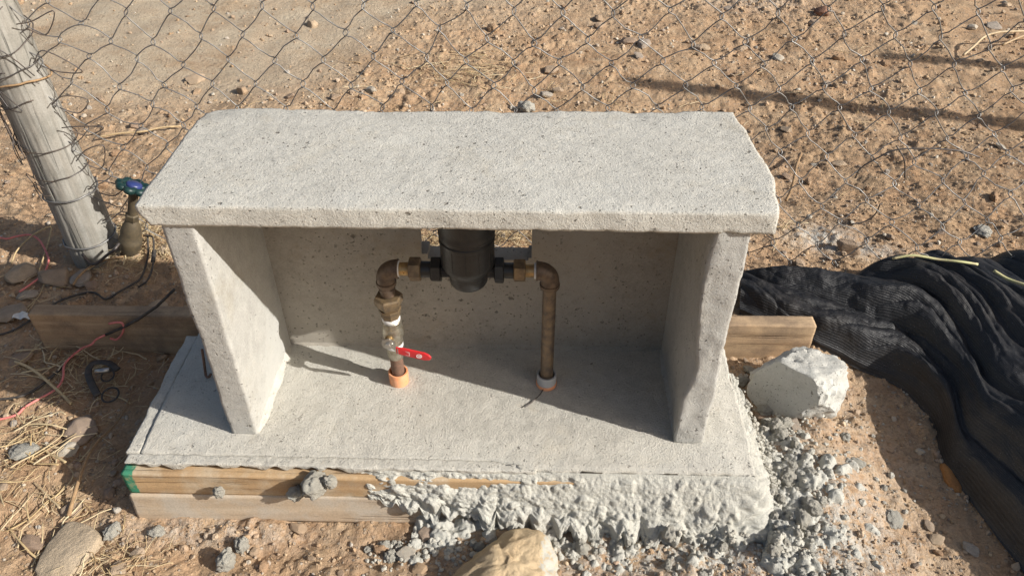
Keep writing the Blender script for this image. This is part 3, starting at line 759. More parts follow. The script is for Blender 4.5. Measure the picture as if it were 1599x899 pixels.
# lumps stuck on the boards
for (px, py, sx, lab) in ((342, 768, .014, 'small grey mortar lump stuck to the boards near their green end'),
                          (492, 757, .030, 'largest rough mortar lump stuck on the two front boards'),
                          (462, 770, .019, 'mortar lump on the front boards, left of the largest one'),
                          (515, 752, .018, 'mortar lump on the front boards, right of the largest one')):
    p_ = at(px, py, 1, -.094)
    o = put('mortar_lump', CLODS[int(px) % 10], p_[0], p_[1], sx, (px, py, 1), lab, 'mortar lump', z=p_[2] - sx * .3)
for (px, py, s_, lab) in ((377, 850, .021, 'pale grey mortar lump on the soil, farther of the touching pair below the boards'),
                          (353, 874, .025, 'reddish-grey mortar lump on the soil, nearer of the touching pair below the boards')):
    p_ = at(px, py, 2, -.135); put('mortar_lump', CLODS[(px + 3) % 10], p_[0], p_[1], s_, (px, 2, 1), lab, 'mortar lump', sink=.1)
# crumbs of mortar round the spill
def near_xy(n, seed):
    r = np.random.default_rng(seed); out = []
    while len(out) < n:
        k = r.random()
        if k < .40: x, y = r.uniform(-.18, .62), -.135 - r.exponential(.035)
        elif k < .88: x, y = .57 + r.exponential(.080), r.uniform(-.26, .2)
        else: x, y = r.uniform(.55, .72), r.uniform(.1, .33)
        if x > .9 or y < -.3: continue
        out.append((x, y))
    return np.array(out)
_cur = {}
for q in Vc[::3]:
    kk = (int(q[0] // .008), int(q[1] // .008)); _cur[kk] = max(_cur.get(kk, -9), q[2])
def topz(x, y):
    return max(topz0(x, y), _cur.get((int(x // .008), int(y // .008)), -9))
def topz0(x, y):
    i = int(round((x - xs[0]) / HS)); j = int(round((y - ysn[0]) / HS)); g_ = float(G(x, y))
    if 0 <= i < len(xs) and 0 <= j < len(ysn): return max(g_, float(zs[j, i]))
    return g_
Pm = near_xy(1500, 12); Sm = np.clip(rng.lognormal(math.log(.0030), .45, len(Pm)), .0015, .0085)
Zm = np.array([topz(*q) for q in Pm])
libm = [clod_verts(2, 400 + i) for i in range(8)]
tag(link('mortar_crumbs', merged('mortar_crumbs', libm, Pm, Sm, 5, M['mortar_loc'], zoff=Zm)), 'fine crumbs of dried mortar around the spill', 'mortar crumbs', kind='stuff')
for i, (x, y) in enumerate(near_xy(115, 13)):
    s_ = float(np.clip(random.lognormvariate(math.log(.0092), .42), .006, .024))
    put('mortar_crumb', CLODS[i % 10], x, y, s_, (random.uniform(0, 6), random.uniform(0, 6), random.uniform(0, 6)), 'loose grey mortar crumb beside the spilled mortar', 'mortar crumb', 'mortar crumbs beside the spill', z=topz(x, y), sink=.55)

# ------------------------------------------------------------------ concrete chunk and the big rocks
def hull_rock(name, me_v, me_f, loc, mat, deg=40):
    o = link(name, mesh_from(name, me_v, me_f, True, mat), loc=loc); sharp(o, deg); return o
v, f = ICO[5]; v = v.copy()
v = v * (1 + .14 * fbm(v[:, 0] * 1.1, v[:, 1] * 1.1, v[:, 2] * 1.1, 2))[:, None]
for n, d_, q_ in (((-.74, -.64, .20), .58, .97), ((.1, .15, 1), .70, .80), ((.62, -.62, .35), .78, .55), ((.9, .2, -.1), .86, .7), ((.1, -.9, -.4), .74, .9), ((-.5, .6, .5), .72, .8)):
    n = np.array(n) / np.linalg.norm(n); k = v @ n - d_; v = v - np.where(k > 0, k * q_, 0)[:, None] * n
flat_ = sstep(.02, -.03, v @ (np.array([-.74, -.64, .20]) / 1.0) * -1 + .55)
v *= np.array([.104, .090, .094])
rg = 1 - sstep(.050, .0545, v @ np.array([-.74, -.64, .20]) )
v = v + (v / np.linalg.norm(v, axis=1)[:, None]) * ((.0008 + .0068 * rg) * fbm(v[:, 0] * 34, v[:, 1] * 34, v[:, 2] * 34, 5, .58))[:, None]
o = hull_rock('concrete_chunk', v, f, (.700, .222, -.070), M['chunk'])
tag(o, 'white broken chunk of concrete with one smooth grey side, beside the rear board', 'concrete chunk')
def outline_rock(name, poly, thick, mat, seed, dome=.5, z0=None, lumps=.002):
    """polygon given in ground coordinates; a domed stone with that plan"""
    P_ = np.array(poly, float); c = P_.mean(0); n = 96
    Q = spline(list(np.c_[P_, np.zeros(len(P_))]) + [np.append(P_[0], 0)], 12)[:, :2]
    a = np.arctan2(Q[:, 1] - c[1], Q[:, 0] - c[0]); r = np.hypot(Q[:, 0] - c[0], Q[:, 1] - c[1]); od = np.argsort(a)
    th = np.linspace(-math.pi, math.pi, n, endpoint=False); rr = np.interp(th, a[od], r[od], period=2 * math.pi)
    V = [(c[0], c[1], thick)]; F = []; K = 26
    for k in range(1, K + 1):
        t = k / K
        if t < .7: s_ = t / .7 * .93; h = thick * (1 - dome * s_ ** 2.2)
        else: u = (t - .7) / .3; s_ = .93 + .07 * math.sin(min(u * 2, 1) * math.pi / 2) - .1 * max(0, u - .5); h = thick * ((1 - dome * .93 ** 2.2) * (1 - u) ** 1.0) - .03 * u
        for j in range(n): V.append((c[0] + math.cos(th[j]) * rr[j] * s_, c[1] + math.sin(th[j]) * rr[j] * s_, h))
    for j in range(n): F.append((0, 1 + j, 1 + (j + 1) % n))
    for k in range(K - 1):
        for j in range(n): F.append((1 + k * n + j, 1 + (k + 1) * n + j, 1 + (k + 1) * n + (j + 1) % n, 1 + k * n + (j + 1) % n))
    V = np.array(V); x, y, z = V.T
    V[:, 2] += lumps * fbm(x * 14 + seed, y * 14, z * 14, 4) + lumps * .35 * fbm(x * 60, y * 60, seed, 3); V[:, 0] += lumps * .7 * fbm(y * 30, z * 30, seed, 3)
    zz = float(Gbase(c[0], c[1])) if z0 is None else z0
    V[:, 2] += zz; L_ = np.array([c[0], c[1], zz])
    return link(name, mesh_from(name, V - L_, F, True, mat), loc=L_)
gp = lambda pts, z: [tuple(at(px, py, 2, z)[:2]) for px, py in pts]
o = outline_rock('rock', gp([(672, 925), (712, 870), (752, 836), (795, 810), (840, 808), (868, 838), (880, 890), (880, 950), (800, 990), (690, 970)], -.075), .074, M['rock_tan'], 3, dome=.62, z0=-.138, lumps=.010)
tag(o, 'large pale tan boulder at the bottom edge, in front of the spilled mortar', 'rock')
o = outline_rock('rock', gp([(45, 885), (60, 850), (82, 822), (105, 803), (135, 809), (154, 826), (143, 850), (118, 880), (92, 905), (60, 915)], -.115), .022, M['rock_brown'], 5, dome=.35, lumps=.003)
tag(o, 'flat brown slab of stone lying on the soil in the lower left corner', 'rock')
o = outline_rock('rock', gp([(1474, 712), (1486, 712), (1500, 735), (1512, 757), (1500, 760), (1484, 742)], -.125), .012, M['rock_orange'], 6, dome=.6)
tag(o, 'orange elongated stone in the shade beside the black netting', 'stone')
marked = [  # px, py, radius px, height, label, material
    (860, 104, 11, .8, 'rounded pinkish-tan stone among straw, behind the lid', None), (822, 163, 15, .8, 'grey-white angular stone touching the back edge of the lid', 'mortar_loc'),
    (851, 146, 11, .9, 'pointed tan stone just behind the grey-white one at the lid', None), (872, 138, 9, .7, 'small grey stone to the right of the pointed tan one', None),
    (578, 165, 0, 0, '', None), (524, 154, 8, .6, 'pale round pebble behind the left half of the lid', None), (580, 140, 9, .7, 'brownish square stone behind the middle of the lid', None),
    (623, 139, 9, .7, 'blue-grey stone under the fence wire behind the lid', None), (1283, 17, 10, 1., 'reddish-brown block of stone standing up near the top edge', 'rock_dark'),
    (1325, 385, 17, .9, 'cracked tan stone by the netting, nearest it on the far side', None), (1388, 374, 7, .8, 'small pale pebble by the netting, right of the cracked tan stone', None),
    (1536, 355, 15, .35, 'flat white plaster flake on the dirt by the fence bottom', 'mortar_loc'), (1312, 247, 10, .5, 'pale flat stone half buried behind the fence at the right', None),
    (1228, 197, 11, .4, 'dark grey flat stone beyond the long shadow', None), (1217, 84, 10, .4, 'light blue-grey flat stone far behind the lid', None),
    (980, 62, 12, .5, 'long pale grey stone behind the fence, upper middle', None), (1004, 66, 13, .5, 'grey stone next to the long pale grey one', None),
    (635, 853, 14, .5, 'square grey slate chip on the soil before the spilled mortar', None), (655, 880, 12, .5, 'dark slate chip between the square chip and the boulder', None),
    (664, 822, 16, .7, 'brown rounded stone below the spilled mortar', None), (462, 808, 14, .6, 'tan stone tucked under the lower front board', None),
    (240, 818, 12, .6, 'pale grey lump below the left end of the lower board', 'mortar_loc'), (172, 818, 14, .7, 'rough grey lump between the flat brown slab and the lower board', 'mortar_loc'),
    (212, 855, 10, .7, 'small pinkish stone below the left end of the boards', None), (183, 880, 12, .6, 'tan pebble near the bottom edge at the left', None),
    (36, 698, 20, .5, 'speckled grey stone among straw at the left edge', 'mortar_loc'), (46, 835, 17, .5, 'brown stone touching the flat brown slab', None),
    (98, 685, 9, .5, 'small blue-grey round pebble among straw at the left', None), (125, 660, 24, .6, 'light brown stone half in the shade left of the slab', None),
    (88, 425, 24, .6, 'large shaded brown stone at the foot of the wooden post', None), (35, 415, 22, .5, 'wide shaded brown stone left of the post foot', None),
    (40, 450, 13, .5, 'bluish-grey shaded stone left of the post', None), (130, 427, 18, .5, 'grey stone against the foot of the post', None),
    (15, 480, 22, .5, 'olive-brown shaded stone at the left edge by the long board', None), (30, 550, 16, .5, 'dark shaded stone left of the long board', None),
    (245, 480, 22, .5, 'dark stone behind the long board, beside the box', None), (260, 395, 12, .6, 'pink-brown shaded stone between straw and the box', None),
    (190, 405, 9, .5, 'small round stone under the green-handled tap', None), (1170, 575, 11, .6, 'shaded blue-grey stone between box and white chunk', 'mortar_loc'),
    (1185, 597, 12, .6, 'shaded grey stone just left of the white chunk', 'mortar_loc'), (1195, 645, 15, .4, 'beige flat stone below the white chunk', None),
    (1235, 670, 16, .6, 'pale brown stone below the white chunk', None), (1335, 728, 12, .6, 'round whitish stone on the sunny slope beside the shadow edge', 'mortar_loc'),
    (1395, 808, 15, .4, 'pale flake lying across the shadow edge', 'mortar_loc'), (1465, 835, 10, .4, 'faint grey pebble in the shade by the netting', None),
    (1520, 850, 12, .4, 'brown pebble in the shade by the netting', None), (1455, 812, 8, .4, 'grey pebble cluster piece in the shade', None),
    (1158, 70, 9, .5, 'white pebble behind the right end of the lid, far off', None), (1090, 73, 8, .7, 'small white pebble beside its twin, far behind the lid', None), (1100, 73, 8, .7, 'small cream pebble beside its twin, far behind the lid', None),
    (1092, 10, 9, .5, 'bright white pebble near the top edge', None), (1137, 8, 10, .4, 'pale grey flat pebble near the top edge', None), (1552, 34, 14, .3, 'yellowish flat stone near the top right', None),
    (500, 52, 0, 0, '', None), (487, 33, 9, .8, 'brown stone casting a short shadow, upper left of middle', None), (210, 195, 9, .6, 'dark flat stone left of the lid behind the fence', None),
    (223, 203, 9, .7, 'bluish round pebble next to the dark flat stone left of the lid', None), (305, 115, 14, .4, 'flat grey-brown stone above the left end of the lid', None),
    (378, 138, 10, .8, 'round brown stone behind the left end of the lid', None), (770, 45, 9, .9, 'tuft-like dark brown clod upper middle', 'clod'), (935, 25, 9, .5, 'pale grey angular pebble at the upper middle', None),
]
k = 0
for px, py, rp, hh, lab, mt in marked:
    if rp == 0: continue
    p_ = at(px, py + rp * .3, 2, -.122); dd = np.linalg.norm(p_ - CAM); s_ = rp * dd / FP * 1.12
    src = STONES[(k * 5) % 16] if mt is None else (CLODS[k % 10] if mt == 'mortar_loc' else (SCLODS[k % 8] if mt == 'clod' else STONES[k % 16]))
    if mt == 'rock_dark': src = src.copy(); src.materials[0] = M['rock_dark']
    o = put('stone' if mt != 'clod' else 'soil_clod', src, p_[0], p_[1], (s_, s_ * .9, s_ * max(hh, .35)), (random.uniform(-.15, .15), random.uniform(-.15, .15), random.uniform(0, 6.28)), lab, 'stone' if mt != 'clod' else 'clod', sink=.25)
    k += 1
# the rest of the stones, by where they lie
zones = [('stones behind the fence', 'small stone on the open dirt behind the wire fence', lambda x, y: y > .8),
         ('stones left of the slab', 'small stone on the soil left of the concrete slab', lambda x, y: x < -.6 and y <= .8),
         ('stones in front of the boards', 'small stone on the soil in front of the concrete slab', lambda x, y: y < -.05 and x >= -.6 and x < .56),
         ('stones right of the slab', 'small stone on the soil between slab, netting and fence', lambda x, y: x >= .5 and y <= .8),
         ('stones behind the box', 'small stone on the ground close behind the box', lambda x, y: True)]
Ps = visible_xy(330, seed=21, screen=.6); n_in = 0
for i, (x, y) in enumerate(Ps):
    if sandmask(x, y) > .5 and random.random() < .75: continue
    dd = math.hypot(x - CAM[0], y - CAM[1])
    s_ = min(.024, random.lognormvariate(math.log(.0072), .42) * (.72 + .28 * dd))
    if -.62 < x < .6 and -.13 < y < .4: continue
    if x > .86 and -.3 < y < .8 and x + y > .95: continue
    gname, lab, fn = next(q for q in zones if q[2](x, y))
    if random.random() < .3:
        put('soil_clod', SCLODS[i % 8], x, y, (s_ * 1.2, s_, s_ * .8), (random.uniform(0, 6), 0, random.uniform(0, 6)), lab.replace('small stone', 'brown earth clod'), 'clod', gname.replace('stones', 'earth clods'))
    else:
        put('stone', STONES[i % 16], x, y, (s_ * 1.15, s_, s_ * random.uniform(.55, .95)), (random.uniform(-.5, .5), random.uniform(-.5, .5), random.uniform(0, 6.28)), lab, 'stone', gname)
# smaller pebbles too many to count
Pp = visible_xy(2600, seed=33, screen=.5); Pp = Pp[rng.random(len(Pp)) < .22 + .9 * sstep(0, .45, pn(Pp[:, 0] * 2.6, Pp[:, 1] * 2.6, 3.3) + .5 * pn(Pp[:, 0] * 8, Pp[:, 1] * 8, 1.3))]; Pp = Pp[rng.random(len(Pp)) > .75 * sandmask(Pp[:, 0], Pp[:, 1])]
Sp = np.clip(rng.lognormal(math.log(.0050), .35, len(Pp)) * (.75 + .25 * np.hypot(Pp[:, 0] - CAM[0], Pp[:, 1] - CAM[1])), .003, .011)
lib3 = [rock_verts(3, 500 + i, 9) for i in range(8)]
tag(link('pebbles', merged('pebbles', lib3, Pp, Sp, 8, M['stone'])), 'tiny pebbles strewn over the whole dry ground', 'pebbles', kind='stuff')

# ------------------------------------------------------------------ black netting
Ic = spline([(.640, .520, 0), (.72, .455, 0), (.80, .405, 0), (.875, .345, 0), (.955, .29, 0), (.995, .19, 0), (.978, .066, 0), (.985, -.057, 0), (1.005, -.184, 0), (1.03, -.33, 0), (1.05, -.5, 0)], 8)
Oc = spline([(.655, .665, 0), (.74, .640, 0), (.86, .62, 0), (.98, .640, 0), (1.13, .695, 0), (1.32, .73, 0), (1.55, .70, 0), (1.72, .50, 0), (1.75, .15, 0), (1.72, -.2, 0), (1.6, -.5, 0)], 8)
NU, NV = 480, 320
uu = np.linspace(0, 1, NU); vv = np.linspace(0, 1, NV)
ti = np.linspace(0, 1, len(Ic))
I2 = np.stack([np.interp(uu, ti, Ic[:, k]) for k in (0, 1)], 1); O2 = np.stack([np.interp(uu, ti, Oc[:, k]) for k in (0, 1)], 1)
U, Vg = np.meshgrid(uu, vv, indexing='ij')
I2 = I2 + (.012 * fbm(uu * 8, 2.2, 0, 2))[:, None]; 
NXp = I2[:, None, 0] * (1 - Vg) + O2[:, None, 0] * Vg; NYp = I2[:, None, 1] * (1 - Vg) + O2[:, None, 1] * Vg
Hm = np.interp(uu, [0, .06, .2, .35, .5, .62, .8, 1], [.04, .055, .07, .095, .12, .14, .15, .14])[:, None]
Wd = np.hypot(O2[:, 0] - I2[:, 0], O2[:, 1] - I2[:, 1])[:, None] * Vg
def crease(q, p=1.0): return (1 - np.abs(np.sin(math.pi * q))) ** p
wa = Wd / .12 + 1.1 * pn(U * 2.6, Wd * 2.0, 5) + .12 * pn(U * 9, Wd * 7, 8)
wb = Wd / .045 + 1.9 * pn(U * 3.0, Wd * 3, 15) + .15 * pn(U * 12, Wd * 9, 18)
puff = lambda q, p=1.0: np.abs(np.sin(math.pi * q)) ** p
env = sstep(0, .18, Wd) ** .8 * sstep(1.0, .80, Vg); e2 = sstep(0, .05, Wd) * sstep(1.0, .9, Vg)
amp2 = np.clip(.55 + 1.3 * pn(U * 6, Wd * 5, 2), .05, 1.4)
h = Hm * env * (.74 + .45 * pn(U * 3.5, Wd * 3.5, 11)) + e2 * (.030 * puff(wa, .9) * (1 + .8 * pn(U * 5, Wd * 5, 31)) + .012 * puff(wb, .75) * amp2 + .010 * np.abs(pn(U * 9 + Wd * 5, Wd * 20 - U * 6, 8)) + .004 * np.abs(pn(U * 20 - Wd * 8, Wd * 45 + U * 9, 5))) + .0016 * e2 * fbm(U * 45, Wd * 45, 1, 3)
NZ = Gbase(NXp, NYp) + .004 + np.maximum(h, 0) + .012 * sstep(0, .03, Vg) 
# drape lower fold bulging inwards
Vn = np.stack([NXp, NYp, NZ], -1).reshape(-1, 3)
I = (np.arange(NU - 1)[:, None] * NV + np.arange(NV - 1)[None]).ravel()
nf = np.stack([I, I + NV, I + NV + 1, I + 1], 1)
nm = mesh_from('shade_net', Vn, nf, True, M['net'])
uvl = nm.uv_layers.new(name='UVMap'); li = np.empty(len(nm.loops), np.int32); nm.loops.foreach_get('vertex_index', li)
UVs = np.stack([U.ravel() * 1.9 + .01 * pn(NXp.ravel() * 20, NYp.ravel() * 20), Wd.ravel()], 1)[li]; uvl.data.foreach_set('uv', UVs.ravel().astype(np.float32))
net = link('shade_net', nm); tag(net, 'crumpled black shade netting heaped on the ground right of the box', 'netting')
def nz(x, y):
    k = np.argmin((Vn[:, 0] - x) ** 2 + (Vn[:, 1] - y) ** 2); 
    m_ = (Vn[:, 0] - x) ** 2 + (Vn[:, 1] - y) ** 2 < .018 ** 2
    return Vn[m_, 2].max() if m_.any() else Vn[k, 2]

# ------------------------------------------------------------------ wooden post
post = thing('fence_post', 'grey weathered round wooden post leaning beside the box at the left', 'post', (-1.083, .725, -.15))
nth, nzz = 120, 150
th = np.linspace(0, 2 * math.pi, nth, endpoint=False); zz = np.linspace(-.22, 1.5, nzz)
TH, Z_ = np.meshgrid(th, zz)
crk = np.abs(pn(TH * 5.5, Z_ * 1.4, 3.0)); crk2 = np.abs(pn(TH * 9.5, Z_ * 2.2, 13.0))
Rr_ = .062 - .008 * Z_ + .003 * pn(np.cos(TH) * 1.2, np.sin(TH) * 1.2, Z_ * 2) - .0028 * np.clip(1 - crk / .03, 0, 1) - .0015 * np.clip(1 - crk2 / .05, 0, 1) + .0008 * pn(TH * 14, Z_ * 5)
PXx = -1.071 - .020 * (Z_ + .12) + Rr_ * np.cos(TH); PYy = .725 + Rr_ * np.sin(TH)
V = np.stack([PXx.ravel(), PYy.ravel(), Z_.ravel()], 1)
F = [(k * nth + j, k * nth + (j + 1) % nth, (k + 1) * nth + (j + 1) % nth, (k + 1) * nth + j) for k in range(nzz - 1) for j in range(nth)] + [tuple((nzz - 1) * nth + j for j in range(nth))]
part('shaft', mesh_from('shaft', V, F, True, M['post']), post)
def simple_post(name, x, y, r, h, lean, label):
    th = np.linspace(0, 2 * math.pi, 24, endpoint=False); V = []; F = []
    for z in np.linspace(-.25, h, 30):
        for a in th: V.append((r * math.cos(a) + .004 * math.sin(3 * z + a) + .02 * math.sin(z), r * math.sin(a) + lean * z / h, z))
    for k in range(29):
        for j in range(24): F.append((k * 24 + j, k * 24 + (j + 1) % 24, (k + 1) * 24 + (j + 1) % 24, (k + 1) * 24 + j))
    F.append(tuple(29 * 24 + j for j in range(24)))
    return tag(link(name, mesh_from(name, V, F, True, M['post']), loc=(x, y, 0)), label, 'post')
simple_post('fence_post', 3.80, 1.02, .045, 1.93, -.30, 'wooden fence post out of view at the right end of the wire fence')
simple_post('brace_post', 4.25, 1.50, .034, 1.55, -.30, 'thinner wooden brace post out of view behind the right end of the fence')

# ------------------------------------------------------------------ chain-link fence
fence = thing('chain_link_fence', 'sagging rusty-grey chain-link fence running behind the box', 'fence', (0, .72, -.1))
def fwarp(x, z, y):
    x = np.asarray(x, float); z = np.asarray(z, float)
    left = sstep(-.35, -1.05, x)
    X_ = x + .022 * pn(x * 2.6, z * 2.6, 1) + .011 * pn(x * 11, z * 11, 2) + .007 * pn(x * 23, z * 23, 6) + .05 * left * (z - .2) + .018 * left * pn(x * 9, z * 9, 5)
    Z2 = z + .026 * pn(x * 2.2, z * 2.2, 9) + .011 * pn(x * 11, z * 11, 8) + .007 * pn(x * 23, z * 23, 7) + .022 * left * pn(x * 8, z * 8, 7) + .10 * left * (.25 - z) * .5
    low = sstep(.28, -.05, z)
    Y_ = y + .03 * pn(x * 1.5, z * 2, 4) - .11 * low * sstep(.4, 1.1, x) * (1 + .5 * pn(x * 4, z * 4)) + .04 * low * pn(x * 3, 2.2)
    Z2 = Z2 + .07 * low * sstep(.4, 1.1, x) * (.4 + pn(x * 3.2, 6.6)) + .02 * low * pn(x * 9, z * 9, 4)
    return X_, Y_, Z2
hw, hh_ = .0545, .0590; zb = -.085; rows = 24
mbw = MB(); xi = -1.065; i = 0
while xi < 3.7:
    if xi > 1.9: hwx = hw
    pts = []
    for r_ in range(rows + 1):
        side = (r_ + i) % 2
        zc = zb + r_ * hh_
        if r_ > 0:
            a = (side == 0)
            for t in (.22, .5, .78):
                xa, xb = (xi + hw, xi) if side == 0 else (xi, xi + hw)
                tt = t * t * (3 - 2 * t) * .35 + t * .65
                pts.append((xa + (xb - xa) * tt, .72 + (.0035 if side else -.0035) * (1 - 2 * t) * -1, zc - hh_ + t * hh_ + .0))
        xk = xi + (hw if side else 0); sg = 1 if side else -1
        pts.append((xk + sg * .0025, .72 - .003, zc - .004)); pts.append((xk + sg * .0045, .72, zc)); pts.append((xk + sg * .0025, .72 + .003, zc + .004))
    pts = np.array(pts); X_, Y_, Z2 = fwarp(pts[:, 0], pts[:, 2], pts[:, 1])
    mbw.add(*tube(np.stack([X_, Y_, Z2], 1), .0014, 5)); xi += hw; i += 1
part('wire_mesh', mbw.mesh('wire_mesh', M['wire']), fence)
# tie wires and tangle wrapped round the post
def pcent(z): return np.array([-1.071 - .020 * (z + .12), .725])
def wrap(z0, turns, dz, seed, rr0=.066, r=.0016, start=2.6):
    P_ = []
    n = int(26 * turns) + 3
    for k in range(n):
        a = start + turns * 2 * math.pi * k / n; z = z0 + dz * k / n + .010 * float(pn(k * .13, seed * 7.7)) + .004 * float(pn(k * .4, seed * 3.1))
        c = pcent(z); rr = rr0 + .004 * abs(float(pn(k * .2, seed)))
        P_.append((c[0] + rr * math.cos(a), c[1] + rr * math.sin(a), z))
    return P_
def tie(pts, r, mat, name='tie_wire'):
    m_ = MB(); m_.add(*tube(pts, r, 6)); part(name, m_.mesh(name, mat), fence)
tie(wrap(-.055, 1.15, .004, 1), .0026, M['wire'])
tie(wrap(.085, 1.1, .012, 2), .0024, M['wire'])
tie(wrap(.395, 1.05, .01, 3), .0024, M['vine'])
for k in range(5):
    tie(wrap(.16 + .075 * k + random.uniform(-.012, .012), random.uniform(.35, .8), random.uniform(-.06, .08), 10 + k, .067, .0016, start=random.uniform(3.0, 4.6)), .0013, M['wire_dark'])
for k in range(15):   # zig-zag ends of the mesh bent over the post face
    z0 = .13 + .032 * k; a0 = random.uniform(3.3, 4.3); P_ = []
    for j in range(random.randint(4, 6)):
        z = z0 + random.uniform(-.05, .06); a = a0 + .38 * j * random.choice((-.4, .6, 1)) ; c = pcent(z); rr = .068 + random.uniform(0, .010)
        P_.append((c[0] + rr * math.cos(a), c[1] + rr * math.sin(a), z))
    tie(spline(P_, 6), .0013, M['wire_dark'], 'bent_wire_end')
for k in range(7):    # loops between the post and the first diamonds
    z0 = .02 + .085 * k + random.uniform(-.02, .02); x0 = -1.0 - .03 * z0
    P_ = [(x0, .69, z0), (x0 + .03, .70, z0 + random.uniform(-.02, .03)), (x0 + random.uniform(.06, .10), .715, z0 + random.uniform(-.03, .03)), (x0 + .045, .71, z0 - .03), (x0 + .01, .70, z0 - .012)]
    tie(spline(P_, 7), .0014, M['wire_dark'], 'bent_wire_end')
# loose dark wires hanging at the bottom right
for P_ in ([(1400, 228), (1412, 250), (1413, 278)], [(1375, 318), (1366, 335), (1350, 346), (1330, 350)], [(1335, 278), (1345, 262), (1372, 246), (1400, 234), (1450, 232), (1500, 236), (1530, 246)]):
    tie(spline([at(a, b_, 1, .70) for a, b_ in P_], 6), .0018, M['wire_dark'], 'bent_wire_end')

# ------------------------------------------------------------------ pipework in the box
YP = .147; ZP = .292
wm = thing('water_meter_pipework', 'black water meter between two brass elbows and risers inside the concrete box', 'water meter', (0, YP, 0))
def add(name, mb, mat, parent=wm, sh=35):
    o = part(name, mb.mesh(name, mat), parent); sharp(o, sh); return o
def L1(prof, c=(0, 0, 0), axis='z', **k): m_ = MB(); m_.add(*lathe(prof, c, axis, **k)); return m_
mx = .005
MP = [(.0, .262), (.027, .262), (.032, .265), (.0348, .271), (.0348, .284), (.0365, .286), (.0365, .291), (.0375, .296), (.0450, .304), (.0480, .310), (.0485, .315), (.0485, .360), (.0495, .361), (.0495, .366), (.0475, .368), (.0475, .372), (.0500, .375), (.0500, .382), (.0485, .385), (.0495, .393), (.0520, .425), (.0520, .440), (0, .445)]
mb_ = L1(MP, (mx, YP, 0), s=56)
body = add('meter_body', mb_, M['black_plastic'])
rbs = MB()
for k in range(5):
    a = math.radians(212 + 29 * k)
    rbs.add(*lathe([(0, .314), (.0010, .315), (.0010, .358), (0, .359)], (mx + .0482 * math.cos(a), YP + .0482 * math.sin(a), 0), s=6))
add('rib', rbs, M['black_plastic'], body)
capm = L1([(0, .444), (.054, .4445), (.055, .452), (.052, .460), (0, .463)], (mx, YP, 0), s=48); add('meter_cap', capm, M['black_plastic'], body)
# black side flanges with small square strainer grilles
for s_ in (-1, 1):
    g_ = MB()
    x0, x1 = (-.046, -.022) if s_ < 0 else (.032, .054)
    g_.add(*lathe([(.0125, x0), (.0125, x1)], (0, YP, ZP), axis='x', s=20))
    for q in range(6):
        xq = x0 + (x1 - x0) * (q + .5) / 6
        g_.add(*lathe([(.0135, xq - .0006), (.0135, xq + .0006)], (0, YP, ZP), axis='x', s=20))
    for q in range(5):
        zq = ZP - .010 + .005 * q; yq = YP - math.sqrt(max(0, .0135 ** 2 - (zq - ZP) ** 2))
        g_.add(*tube([(x0, yq, zq), (x1, yq, zq)], .0007, 5))
    add('grille', g_, M['black_rubber'], body)
def nut(x0, x1, r, mat, name='union_nut', ph=.3):
    m_ = L1([(r * .86, x0), (r, x0 + .0018), (r, x1 - .0018), (r * .86, x1)], (0, YP, ZP), axis='x', hexa=True, ph=ph); return add(name, m_, mat, sh=20)
def hcyl(x0, x1, r, mat, name): return add(name, L1([(r, x0), (r, x1)], (0, YP, ZP), axis='x', s=24), mat)
nut(-.063, -.0435, .0245, M['black_plastic'], 'plastic_nut'); hcyl(-.081, -.062, .0155, M['black_plastic'], 'coupler')
nut(-.103, -.0805, .0225, M['brass_nut'], ph=.1); hcyl(-.121, -.102, .0125, M['brass_bright'], 'nipple')
add('thread_tape', L1([(.0150, -.1255), (.0155, -.124), (.0150, -.1205)], (0, YP, ZP), axis='x', s=24), M['tape'])
nut(.0525, .070, .0245, M['black_plastic'], 'plastic_nut', ph=.15); hcyl(.069, .088, .0150, M['black_plastic'], 'coupler')
nut(.087, .109, .0220, M['brass_nut'], ph=.25); hcyl(.108, .1275, .0125, M['brass_bright'], 'nipple')
add('thread_tape', L1([(.0148, .1245), (.0153, .126), (.0150, .1285)], (0, YP, ZP), axis='x', s=24), M['tape'])
def elbow(s_, xe, mat):
    """xe = x of the vertical leg; s_ = -1 left, +1 right"""
    m_ = MB(); R_ = .0215; P_ = []; rr = []
    xs_ = xe - s_ * .0255
    P_ += [(xs_, YP, ZP), (xs_ + s_ * .003, YP, ZP), (xs_ + s_ * .0035, YP, ZP)]; rr += [.0185, .0187, .0175]
    for k in range(13):
        a = k / 12 * math.pi / 2
        P_.append((xe - s_ * R_ + s_ * R_ * math.sin(a), YP, ZP - R_ + R_ * math.cos(a))); rr.append(.0172)
    P_ += [(xe, YP, ZP - .0285), (xe, YP, ZP - .029), (xe, YP, ZP - .036)]; rr += [.0172, .0188, .0186]
    m_.add(*tube(P_, rr, 26)); return add('elbow', m_, mat)
XLp, XRp = -.148, .1535
elbow(-1, XLp, M['brass_dark']); elbow(1, XRp, M['brass_dark'])
def vcyl(name, z0, z1, r, mat, x=XLp, dx=0.0): return add(name, L1([(r, z0), (r * 1.0, z1)], (x, YP, 0), s=26), mat)
add('nipple', L1([(.0135, .232), (.0138, .243), (.0150, .2435), (.0150, .2475), (.0138, .248), (.0138, .258)], (XLp, YP, 0), s=26), M['brass_dark'])
add('union_nut', L1([(.0200, .200), (.0225, .203), (.0270, .212), (.0275, .214), (.0275, .225), (.0250, .229), (.015, .2295)], (XLp, YP, 0), hexa=True, ph=.35), M['brass_nut'], sh=20)
add('union_tail', L1([(.0165, .176), (.0185, .179), (.0190, .190), (.0215, .193), (.0215, .2005)], (XLp, YP, 0), s=8, ph=.2), M['brass_nut'], sh=20)
add('thread_tape', L1([(.0162, .168), (.0176, .170), (.0178, .176), (.0166, .1785)], (XLp, YP, 0), s=26), M['tape'])
